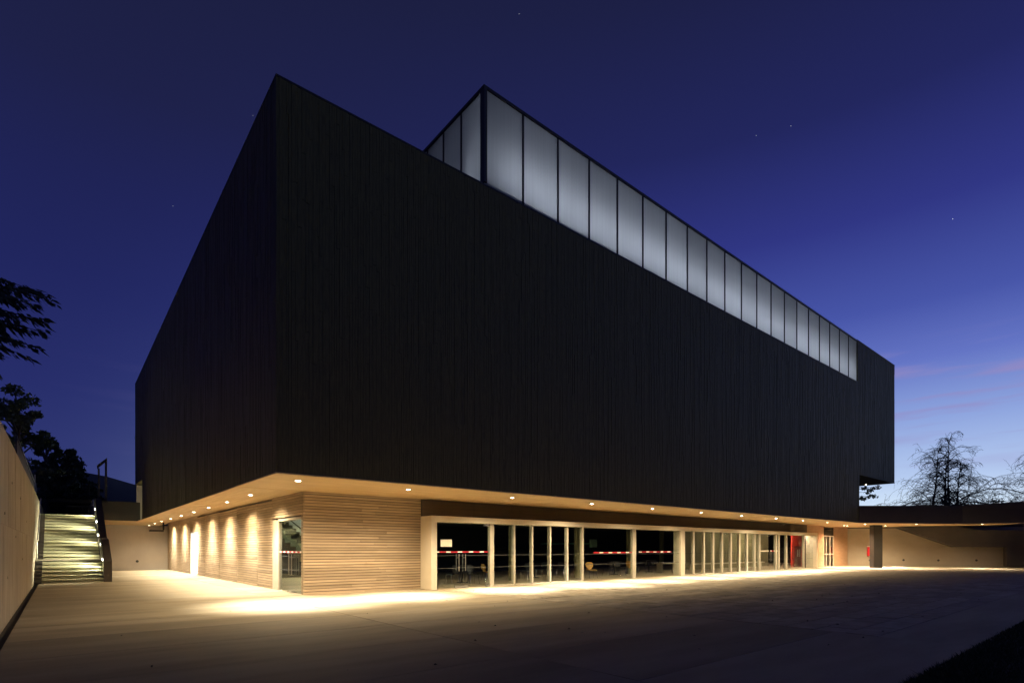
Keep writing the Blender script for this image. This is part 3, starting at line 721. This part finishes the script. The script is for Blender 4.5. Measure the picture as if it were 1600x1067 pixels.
for k, (yv, zv) in enumerate(((SY0+.8, 1.0), (SY0+2.6, 1.7), (SY0+4.2, 2.2), (SY0+5.8, 2.95), (SY0+7.4, 3.7))):
    t = MB(); t.lathe([(.05, 0), (.05, .03), (.0, .03)], 14)
    o = t.build('step_light', M['lampc'], None); o.location = (SX1-.002, yv, zv); o.rotation_euler = (0, -math.pi/2, 0)
    tag(o, ['step light in the stair side wall, lowest of five', 'step light in the stair side wall, second from the bottom', 'step light in the stair side wall, middle of five', 'step light in the stair side wall, second from the top', 'step light in the stair side wall, topmost of five'][k], 'step light', 'step lights in the stair wall')
    l = bpy.data.lights.new('step_beam', 'SPOT'); l.energy = 400; l.color = (1, .95, .66); l.spot_size = math.radians(135); l.spot_blend = .7; l.shadow_soft_size = .14
    s_ = bpy.data.objects.new('step_beam', l); C.objects.link(s_); s_.location = (SX1-.06, yv, zv); s_.rotation_euler = (0, math.radians(48), 0)
# rail at the head of the stair
T = empty('terrace_railing', (.35, 40.4, 3.4), label='dark bar railing at the head of the outdoor stair', cat='railing')
for i in range(9): m = MB(); m.box(i*.14, 0, 0, i*.14+.02, .02, .55); m.build('bar', M['darkmet'], T)
m = MB(); m.box(-.02, -.01, .55, 1.2, .03, .59); m.build('top_rail', M['darkmet'], T)
# rear wing bridging from the stair to the building
WL = empty('rear_wing', (1.9, 44.7, 0), label='low dark wing behind the stair with a lit timber soffit', cat='building')
m = MB(); m.box(1.88, 44.7, S+.01, 4.27, 44.9, 4.66).box(-.5, 44.75, 4.45, 4.27, 60, 4.66); rel_ = lambda mm: (setattr(mm, 'v', [(a-1.9, b_-44.7, c) for a, b_, c in mm.v]), mm)[1]
rel_(m).build('fascia', M['pillar'], WL)
m = MB(); yv = 44.72
while yv < 58: m.box(-.5, yv+.002, S-.015, WX+.2, yv+.128, S+.02); yv += .13
rel_(m).build('soffit', M['soffit'], WL)
m = MB(); m.box(1.88, 44.7, S-.035, 4.27, 44.73, S+.0095); rel_(m).build('edge_trim', M['soffit'], WL)
m = MB(); m.box(-.8, 46.3, 0, WX+.25, 46.5, 3.15)
bw = tag(m.build('courtyard_wall', M['render']), 'pale rendered wall closing the passage beside the stair', 'wall')
m = MB(); m.box(1.0, 58, 0, 9, 58.2, S); m.build('recess_back', M['darkconc'], WL).location = (-1.9, -44.7, 0)
m = MB(); m.box(4.13, 45.45, S+.05, 9.0, 45.6, 5.9); m.v = [(a-BX, b_-BY, c) for a, b_, c in m.v]; m.build('lit_recess_wall', M['render'], B)
point('recess_lamp', (5.6, 43.2, 4.0), 70, (1, .9, .55), .1)
for k, (x, yv) in enumerate(((5.4, 47.3), (5.5, 51.4))):
    downlight(x, yv, EF*.5, ['nearer of two downlights beyond the end of the side soffit', 'farther of two downlights beyond the end of the side soffit'][k], 'downlights under the rear wing')
m = MB(); m.box(4.9, 45.6, 2.72, 5.75, 45.9, 2.84).box(5.7, 45.7, 2.84, 5.8, 45.8, S-.02)
tag(m.build('wall_bracket', M['blackpl']), 'small black bracket hanging under the soffit at the far end of the timber wall', 'bracket')
def wall_dot(loc, rot, lab):
    m = MB(); m.lathe([(.09, 0), (.085, .02), (.05, .02), (.045, .01), (0, .01)], 14); o = m.build('wall_fitting', M['blackpl']); o.location = loc; o.rotation_euler = rot
    tag(o, lab, 'fitting', 'small round fittings low on the walls')
wall_dot((4.25, 46.3, .62), (math.pi/2, 0, 0), 'small black round fitting low on the pale wall beside the stair')
# slender dark frame standing on the wing roof
LF = empty('ladder_frame', (2.0, 45.4, 4.66), label='slender dark metal frame with sloping top on the wing roof', cat='frame')
m = MB(); m.box(0, 0, 0, .1, .1, 2.2); m.build('post', M['darkmet'], LF)
m = MB(); m.box(.38, 0, 0, .5, .12, 2.75); m.build('post', M['darkmet'], LF)
m = MB(); m.prism([(-.04, -.02, 2.15), (.5, -.02, 2.75), (.5, -.02, 2.95), (-.04, -.02, 2.4)], (0, .14, 0)); m.build('top_plate', M['darkmet'], LF)
m = MB(); m.box(-.45, .5, 0, -.42, .53, 1.1).box(-.45, .5, 1.08, .4, .53, 1.1); m.build('rail', M['darkmet'], LF)

# ---------------------------------------------------------------- right: wing, pillars, back wall
u = Vector((.873, -.488)); nn = Vector((.488, .873)); p0 = Vector((43.95, 13.86))
p1 = p0+u*8.9; p2 = Vector((53.85, 6.2))
WR = empty('right_wing', (p0.x, p0.y, 0), label='low dark wing with a thin lit soffit at the right end', cat='building')
def slab(mb, pts, z0_, z1_): mb.prism([(x-p0.x, y-p0.y, z0_) for x, y in pts], (0, 0, z1_-z0_)); return mb
b2 = (p2-p1).normalized(); n2 = Vector((-b2.y, b2.x)); n2 = n2 if n2.dot(nn) > 0 else -n2
q0, q1, q2 = p0+nn*.25, p1+nn*.25, p2+n2*.25
m = MB(); slab(m, [p0, p1, q1, q0], S, 4.62); m.v = m.v
m.f = m.f
fas = MB()
def wallseg(mb, a, bb, na, nb, za, zb, z0_=S):
    k = len(mb.v); P = [a, bb, bb+nb*.25, a+na*.25]
    mb.v += [(p.x-p0.x, p.y-p0.y, z0_) for p in P]+[(P[0].x-p0.x, P[0].y-p0.y, za), (P[1].x-p0.x, P[1].y-p0.y, zb), (P[2].x-p0.x, P[2].y-p0.y, zb), (P[3].x-p0.x, P[3].y-p0.y, za)]
    mb.f += [tuple(k+i for i in q) for q in ((0, 3, 2, 1), (4, 5, 6, 7), (0, 1, 5, 4), (1, 2, 6, 5), (2, 3, 7, 6), (3, 0, 4, 7))]
wallseg(fas, p0, p1, nn, nn, 4.58, 4.72); wallseg(fas, p1, p2, nn, n2, 4.72, 4.95)
fas.build('fascia', M['darkconc'], WR)
m = MB(); slab(m, [p0+nn*.0+Vector((0, .0)), p1, p2, p2+n2*4.5, p1+nn*4.5, Vector((BXE, WY+1.5)), Vector((BXE, 14))], S-.02, S+.03)
slab(m, [Vector((BXE, 15)), p0+u*2+nn*.5, p1+nn*4.4, Vector((56, 17.6)), Vector((53.5, 19)), Vector((BXE, 19))], S-.016, S+.034)
m.build('soffit', M['soffit'], WR)
m = MB(); slab(m, [p0, p1, p2, p2+n2*12, Vector((62, 22)), Vector((46, 24))], 4.3, 4.45); m.build('roof', M['darkconc'], WR)
m = MB(); wallseg(m, p0-nn*.004, p1-nn*.004, nn*.1, nn*.1, S-.002, S-.002, S-.05); wallseg(m, p1-nn*.004, p2-n2*.004, nn*.1, n2*.1, S-.002, S-.002, S-.05); m.build('edge_trim', M['soffit'], WR)
c0 = p0+u*4.1+nn*2.95
m = MB(); m.obox(c0-p0, u, nn, 0, (0, .78), (0, .42), 0, S-.02); m.build('pillar', M['pillar'], WR)
m = MB(); m.obox(p2-p0, b2, n2, 0, (0, .8), (0, .5), 0, 5.1); m.build('pillar', M['darkconc'], WR)
w0, wd = Vector((53.5, 17.9)), Vector((.537, -.843)); wn = Vector((-.843, -.537))
WB = empty('back_wall', (w0.x, w0.y, 0), label='long beige wall under the right wing behind the pillar', cat='wall')
m = MB(); m.obox((0, 0), wd, wn, 0, (-2, 30), (-.3, 0), 0, S-.1); m.build('wall_face', M['beige'], WB)
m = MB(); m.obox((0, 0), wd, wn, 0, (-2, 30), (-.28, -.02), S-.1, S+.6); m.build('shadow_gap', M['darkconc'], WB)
# where a sight line at photo column px meets the plane wd at offset d in front of the wall
def onwall(px, py, d):
    uu = (px-800)/848; ray = Vector((uu*.7674+.6412, -uu*.6409+.7676)); o = w0+wn*d
    # o + wd*s = ray*t
    det = wd.x*(-ray.y)-(-ray.x)*wd.y; s = ((-o.x)*(-ray.y)-(-ray.x)*(-o.y))/det
    P = o+wd*s; dep = P.x*.6412+P.y*.7676; return s, 1.5+(857-py)*dep/848
SV = empty('wing_shade_volume', (w0.x, w0.y, 0), label='dark stair-shaped volume standing in for shade, with sloping underside in front of the beige wall', cat='staircase')
def wallpoly(mb, pix, d, th):
    pts = []
    for px, py in pix:
        s, z = onwall(px, py, d); P = wd*s+wn*d; pts.append((P.x, P.y, min(z, S-.03)))
    mb.prism(pts, (-wn.x*th, -wn.y*th, 0)); return mb
m = MB(); wallpoly(m, [(1393, 818), (1403, 823.5), (1440, 836), (1488, 852.5), (1494, 854), (1560, 854.3), (1660, 856), (1660, 829), (1528, 827.5), (1512, 824.5), (1496, 818)], .9, .85); m.build('shade_flank', M['darkconc'], SV)  # dark colour and outline stand in for a shadow cast on the wall
m = MB()
arc = [(1574, 882)]+[(1574+1.0+14*(1-math.cos(a)), 857+14*(1-math.sin(a))*.9) for a in [math.radians(d_) for d_ in (0, 20, 40, 60, 80)]]
wallpoly(m, [(1573.5, 884), (1573.5, 852), (1600, 852), (1660, 852), (1660, 886)], .95, .5); m.build('shade_support', M['darkconc'], SV)  # lower end of the same shadow outline, built solid and dark
for i, (px, py) in enumerate(((1359.5, 875), (1412, 874.5), (1466.5, 875), (1526, 875))):
    s, z = onwall(px, py, 0); P = w0+wd*s
    wall_dot((P.x+wn.x*.003, P.y+wn.y*.003, z), (math.pi/2, 0, math.atan2(wn.y, wn.x)+math.pi/2), ['small black round fitting below the red cabinet', 'small black round fitting on the beige wall just right of the pillar', 'small black round fitting on the beige wall under the end of the sloping dark volume', 'small black round fitting on the beige wall farthest right'][i])
s, z1_ = onwall(1358.3, 852.5, 0); _, z0_ = onwall(1358.3, 868, 0); P = w0+wd*s
FC = empty('fire_cabinet', (P.x, P.y, z0_), math.atan2(wd.y, wd.x), label='tall red fire cabinet on the wall left of the pillar', cat='cabinet')
hh = z1_-z0_
m = MB(); m.box(-.17, -.2, 0, .17, 0, hh-.08); m.build('case', M['redbox'], FC, bevel=.01)
m = MB(); m.box(-.17, -.2, hh-.075, .17, 0, hh); m.build('top_strip', M['tapewhite'], FC)
m = MB(); m.box(-.145, -.212, .04, .145, -.202, hh-.12); dr = m.build('door', M['redbox'], FC)
m = MB(); m.box(.1, -.232, .35, .12, -.213, .5); m.build('handle', M['steel'], dr)
for k, (s, d) in enumerate(((2.0, 1.6), (3.2, 4.6))):
    P = p0+u*s+nn*d; downlight(P.x, P.y, EF, ['downlight under the right wing where it meets the black box', 'downlight under the right wing just left of the pillar'][k], 'downlights under the right wing', z=S-.025, col=WARM2)
for k, (s, d) in enumerate(((5.8, .9), (9.8, 1.0), (6.1, 3.9))):
    P = p1+b2*1.6+n2*.9 if k == 1 else p0+u*s+nn*d
    downlight(P.x, P.y, EF*(.55, .9, 2.0)[k], ['downlight near the front edge of the thin soffit right of the pillar', 'downlight in the thin soffit near its right end', 'downlight deeper under the right wing beside the top of the pillar'][k], 'downlights under the right wing', z=S-.025)
P = Vector((48.0, 16.2)); downlight(P.x, P.y, EF*.8, 'downlight above the narrow door in the far timber wall', 'downlights under the right wing', z=S-.025, col=WARM2)
# small lamp under the cantilever
o = downlight(50.95, 15.6, 40, 'single bright lamp under the cantilevered end of the black box', 'lamp under the cantilever', z=6.78, size=140); o['group'] = ''
del o['group']

# ---------------------------------------------------------------- vegetation
def leafcloud(mb, c, r, n_, sz, squash=(1, 1, 1), down=0):
    for i in range(n_):
        d = Vector((random.gauss(0, 1), random.gauss(0, 1), random.gauss(0, 1))).normalized()*r*(random.random()**.45)
        p = Vector(c)+Vector((d.x*squash[0], d.y*squash[1], d.z*squash[2]))
        a = Vector((random.gauss(0, 1), random.gauss(0, 1), random.gauss(0, 1)-down)).normalized(); b_ = a.cross(Vector((random.random(), random.random(), random.random()+.1))).normalized()
        s = sz*random.uniform(.6, 1.4)
        mb.quad(p-a*s, p+b_*s*.45, p+a*s, p-b_*s*.45)
def broadleaf(x, y, z, h, rad, lab, grp, seed, n=46, leaf=.2, m1='leaf', m2='leaf2'):
    random.seed(seed)
    t = empty('broadleaf_tree', (x, y, z), label=lab, cat='tree', group=grp)
    m = MB(); m.tube([(0, 0, 0), (.1, .05, h*.3), (0, .1, h*.6), (.05, 0, h*.85)], [h*.03, h*.024, h*.015, h*.004], 8); m.build('trunk', M['bark'], t)
    cr = MB(); cr2 = MB(); br = MB()
    for i in range(n):
        f = random.random(); zz = h*(.3+.68*f); rr = rad*(1-.55*f)*math.sqrt(random.random())
        a = random.uniform(0, 6.28); c = (rr*math.cos(a), rr*math.sin(a), zz)
        br.tube([(0, .05, zz-h*.12), (c[0]*.5, c[1]*.5, zz-h*.03), c], [h*.008, h*.005, h*.002], 5)
        leafcloud(cr if random.random() < .6 else cr2, c, rad*random.uniform(.11, .24), random.randint(70, 150), leaf, (1.15, 1.15, .75), .3)
    br.build('branch', M['bark'], t); cr.build('crown', M[m1], t); cr2.build('crown', M[m2], t); return t
def conifer(x, y, z, h, rad, lab, grp, seed):
    random.seed(seed)
    t = empty('conifer_tree', (x, y, z), label=lab, cat='tree', group=grp)
    m = MB(); m.tube([(0, 0, 0), (0, 0, h)], [h*.025, .02], 8); m.build('trunk', M['bark'], t)
    cr = MB(); cr2 = MB()
    for i in range(120):
        f = (i/120)**.85; zz = h*(.08+.92*f); R = rad*(1-f)**.8*random.uniform(.45, 1.2)+.12; a = random.uniform(0, 6.28)
        mb = cr if random.random() < .55 else cr2
        k = max(3, int(R*4.5))
        for j in range(k):
            q = (j+.6)/k; c = (R*q*math.cos(a), R*q*math.sin(a), zz-R*.22*q*q)
            leafcloud(mb, c, .32, 16, .17, (1, 1, .45), .4)
    cr.build('crown', M['needle'], t); cr2.build('crown', M['needle2'], t); return t
GT = 'dark trees above the retaining wall'
def at(px, Z):                                          # ground point at photo column px and depth Z
    xc = (px-800)/848*Z; return xc*.7674+.6412*Z, -xc*.6409+.7676*Z
x, y = at(28, 38); broadleaf(x, y, 3.5, 9.0, 2.9, 'tall ragged dark tree rising directly above the retaining wall', GT, 11, 40, .17)
x, y = at(72, 46); broadleaf(x, y, 3.5, 8.2, 2.0, 'slimmer loose tree between the ragged tall tree and the conifer', GT, 12, 26, .17)
x, y = at(112, 47); conifer(x, y, 3.4, 6.6, 3.0, 'broad dark conifer behind the head of the stair', GT, 13)
x, y = at(82, 50); conifer(x, y, 3.4, 5.0, 3.4, 'low wide conifer tucked behind the broad one', GT, 14)
x, y = at(140, 46); conifer(x, y, 3.6, 3.2, 2.0, 'small conifer at the right edge of the tree clump near the dark frame', GT, 15)
# overhanging needle branches from a tree outside the frame
random.seed(21)
x, y = at(-70, 15.5)
CT = empty('cedar_tree', (x, y, 3.4), label='cedar reaching drooping needle branches in from the left edge', cat='tree')
m = MB(); m.tube([(0, 0, 0), (.05, 0, 3), (0, 0, 6.5), (0, 0, 9)], [.3, .25, .17, .05], 10); m.build('trunk', M['bark'], CT)
cr = MB(); cr2 = MB(); br = MB()
for (px, py, Z) in ((86, 462, 15), (60, 452, 15.2), (85, 505, 15.3), (70, 478, 14.8), (92, 470, 14.9), (72, 545, 15), (55, 560, 15.4), (40, 535, 14.9), (30, 470, 15), (20, 520, 15.2), (65, 520, 15.1), (10, 555, 15), (80, 520, 14.9), (40, 500, 15.0), (50, 480, 15.2), (15, 440, 15.1), (5, 500, 14.9), (0, 580, 15)):
    tx, ty = at(px-9, Z); tip = Vector((tx-x, ty-y, 1.5+(857-py)*Z/848-3.4))
    st = Vector((0, 0, tip.z+.55+random.uniform(-.1, .2)))
    mid = (st+tip)/2+Vector((0, 0, .14)); L_ = (tip-st).length
    br.tube([st, mid, tip], [.03, .018, .005], 5)
    for j in range(62):
        f = .35+.65*random.random(); a_ = st.lerp(mid, f*2) if f < .5 else mid.lerp(tip, f*2-1)
        dr_ = ((tip-mid).normalized()+Vector((random.gauss(0, .22), random.gauss(0, .22), random.gauss(-.35, .2)))).normalized()
        ln = random.uniform(.16, .46); e = a_+Vector((random.gauss(0, .04), random.gauss(0, .04), random.gauss(0, .04)))
        sd_ = dr_.cross(Vector((random.gauss(0, 1), random.gauss(0, 1), random.gauss(0, 1)))).normalized()*random.uniform(.025, .05)
        (cr if random.random() < .6 else cr2).quad(e, e+dr_*ln*.4+sd_, e+dr_*ln, e+dr_*ln*.4-sd_)
br.build('branch', M['bark'], CT); cr.build('crown', M['needle'], CT); cr2.build('crown', M['needle2'], CT)

# bare weeping trees behind the right wing
def weeping(x, y, z, h, spread, lab, seed, stems=((0, 1, -.02), (-.30, .92, .17), (-.13, .84, .03), (.07, .78, .12)), low=((-1, 1.35), (-1, 1.15), (-1, .9), (1, 1.55), (1, 1.3), (1, 1.1), (1, .85), (-1, .7))):
    random.seed(seed)
    t = empty('weeping_tree', (x, y, z), label=lab, cat='tree', group='bare weeping trees behind the right wing')
    tw = MB(); bm = MB(); az0 = math.atan2(-.6409, .7674); sx_, sy_ = math.cos(az0), math.sin(az0)
    def arch(p, dirv, ln, r0, lvl):
        pts = [p.copy()]; d = dirv.normalized(); q = p.copy(); k = (10, 8, 6, 5)[lvl]; rs = [r0]; g = (-.2, -.19, -.22, -.26)[lvl]
        for i in range(k):
            d = (d+Vector((random.gauss(0, .09), random.gauss(0, .09), g+random.gauss(0, .07)))).normalized()
            q = q+d*ln/k; pts.append(q.copy()); rs.append(max(r0*(1-(i+1)/k*.8), .011))
        (bm if lvl == 0 else tw).tube(pts, rs, 5 if lvl == 0 else 3, False)
        if lvl < 3:
            for i in range(1, k+1):
                for _ in range((2, 1, 1)[lvl]):
                    if random.random() < (.85, .92, .62)[lvl]:
                        dd_ = (pts[i]-pts[i-1]).normalized(); s_ = Vector((random.gauss(0, .65), random.gauss(0, .65), random.gauss(.3, .4)))
                        arch(pts[i], dd_*.8+s_, max(.5, ln*random.uniform(.25, .5)), max(rs[i]*.6, .014), lvl+1)
    for k, (off_, hf, lean) in enumerate(stems):
        H = h*hf; pts = []; wob = random.uniform(0, 6)
        for i in range(11):
            f = i/10; o_ = (off_+lean*f)*h*.62+.10*math.sin(f*7+wob); dpt = random.gauss(0, .04)+.5*math.sin(k*2.1)
            pts.append(Vector((sx_*o_+dpt*.6412, sy_*o_+dpt*.7676, H*f)))
        m = MB(); m.tube(pts, [h*.0145*(1-i/10*.85) for i in range(11)], 7); m.build('trunk', M['bark'], t)
        for i in range(3, 11):
            for _ in range(3):
                a2 = az0+pick((0, math.pi))+random.gauss(0, .75); f = 1.25-.78*(i/10)
                arch(pts[i], Vector((math.cos(a2), math.sin(a2), random.uniform(.9, 1.9))), spread*random.uniform(.5, .9)*f, h*.0048, 1)
    for sgn, ln in low:                               # great low arching limbs
        a = az0+random.gauss(0, .3); dv = Vector((math.cos(a)*sgn, math.sin(a)*sgn, random.uniform(.8, 1.15)))
        arch(Vector((0, 0, h*random.uniform(.22, .36))), dv, spread*ln*1.2, h*.008, 0)
    bm.build('limb', M['bark'], t); tag(tw.build('twigs', M['twig'], t), kind='stuff'); return t
x, y = at(1484, 60); weeping(x, y, 2.5, 10.6, 5.9, 'tall bare weeping tree with drooping crown against the glow', 31)
x, y = at(1632, 57); weeping(x, y, 2.5, 8.4, 6.0, 'lower bare tree cut off by the right edge', 33, ((0, 1, 0), (.1, .8, 0)), ((-1, 1.2), (-1, 1.0), (-1, .8), (1, 1)))
x, y = at(1582, 62); 
S2 = empty('dark_shrub', (x, y, 3.0), label='small dark shrub on the skyline right of the weeping tree', cat='shrub')
random.seed(5); m = MB(); leafcloud(m, (-1.6, 1.2, 3.4), 1.0, 500, .12); leafcloud(m, (.3, 0, 3.0), 1.0, 500, .12, (2.2, 2.2, .6)); leafcloud(m, (2.2, -1.8, 3.0), 1.0, 500, .12, (1.8, 1.8, .8)); m.build('foliage', M['leaf'], S2)
m = MB(); m.tube([(0, 0, -1), (0, 0, 2), (-1.0, .8, 3.0)], [.12, .09, .03], 6); m.build('stem', M['bark'], S2)
# leafy branch showing under the cantilever
x, y = at(1328, 64); random.seed(8)
LB = empty('leafy_tree', (x, y, 2.5), label='tree with a few leafy branch ends showing under the cantilever', cat='tree')
m = MB(); m.tube([(-1.5, 1, 0), (-1.4, 1, 4), (-1.2, .8, 7)], [.25, .2, .12], 8); m.build('trunk', M['bark'], LB)
bb_ = MB(); lf = MB()
for (px, py) in ((1352, 763), (1362, 764), (1370, 761), (1357, 769), (1347, 779), (1352, 778), (1360, 775), (1366, 775)):
    tx, ty = at(px, 64); tip = Vector((tx-x, ty-y, 1.5+(857-py)*64/848-2.5)); bb_.tube([(-1.3, .9, tip.z-.6), tip*.5+Vector((-.6, .4, tip.z*.5)), tip], [.05, .03, .012], 5); leafcloud(lf, tip, .42, 26, .17, (1.2, 1.2, .6))
bb_.build('branch', M['bark'], LB); lf.build('crown', M['leaf'], LB)
# garden ground behind the right wing, distant hill
m = MB(); m.prism([(56, 16, 2.6), (70, -14, 2.6), (180, -60, 3), (200, 60, 3), (70, 40, 2.6)], (0, 0, -.4)); tag(m.build('rear_terrace', M['soil']), 'dark planted ground behind the right wing', 'terrace', kind='structure')
hp = []
for px, py in ((-400, 770), (-250, 752), (-120, 735), (0, 726), (80, 728), (150, 741), (166, 744), (180, 748), (211, 757), (260, 768), (330, 784), (450, 806), (600, 830)):
    Z = 900; hx, hy_ = at(px, Z); hp.append((hx, hy_, 1.5+(857-py)*Z/848))
m = MB(); k = len(hp)
import itertools
for i, (a, b_, c) in enumerate(hp):
    for f, hz in ((.8, 0), (.9, .55), (1.0, 1.0), (1.15, .8), (1.4, 0)):
        m.v.append((a*f, b_*f, max(-1, c*hz + (random.uniform(-3, 3) if 0 < hz < 1 else 0)) if hz else -1))
for i in range(k-1):
    for j in range(4): m.f.append((i*5+j, (i+1)*5+j, (i+1)*5+j+1, i*5+j+1))
tag(m.build('mountain', M['hill'], smooth=True), 'distant dark mountain slope behind the stair', 'mountain', kind='structure')
m = MB(); random.seed(3); prof = []  # unseen rise, added to darken glass reflections and cut blue sky light
for i in range(61):
    a = math.radians(150+i*3.6); R_ = 74; prof.append((R_*math.cos(a), R_*math.sin(a), 13+3*math.sin(i*1.7)+2.2*math.sin(i*.63)+random.uniform(-1.2, 1.2)))
prof = [(a, b_, c*min(1, max(.12, (61.5-i)/7.5))) for i, (a, b_, c) in enumerate(prof)]
for i, (a, b_, c) in enumerate(prof): m.v += [(a*.75, b_*.75, -.05), (a*.9, b_*.9, c*.75), (a, b_, c), (a*1.5, b_*1.5, -.05)]
for i in range(60):
    for j in range(3): m.f.append((i*4+j, i*4+j+1, i*4+j+5, i*4+j+4))
tag(m.build('unseen_rise', M['soil'], smooth=True), 'unseen dark rise added to darken glass reflections and block sky light', 'hill', kind='structure')
# stars
for i, (px, py, s, lab) in enumerate(((395, 181, 1.0, 'faint star beside the upper edge of the black box'), (270, 322, .7, 'faint star left of the black box at mid height'), (1182, 212, .9, 'faint star, left of a close pair above the clerestory'), (1236, 197, .9, 'faint star, right of a close pair above the clerestory'), (1489, 342, 1.4, 'brightest star above the afterglow on the right'), (811, 22, .8, 'faint star high above the clerestory corner'))):
    Z = 1500; hx, hy_ = at(px, Z); m = MB(); rr = .62*s
    m.lathe([(0, rr), (rr*.7, rr*.7), (rr, 0), (rr*.7, -rr*.7), (0, -rr)], 8); o = m.build('star', M['star']); o.location = (hx, hy_, 1.5+(857-py)*Z/848)
    tag(o, lab, 'star', 'stars in the evening sky')
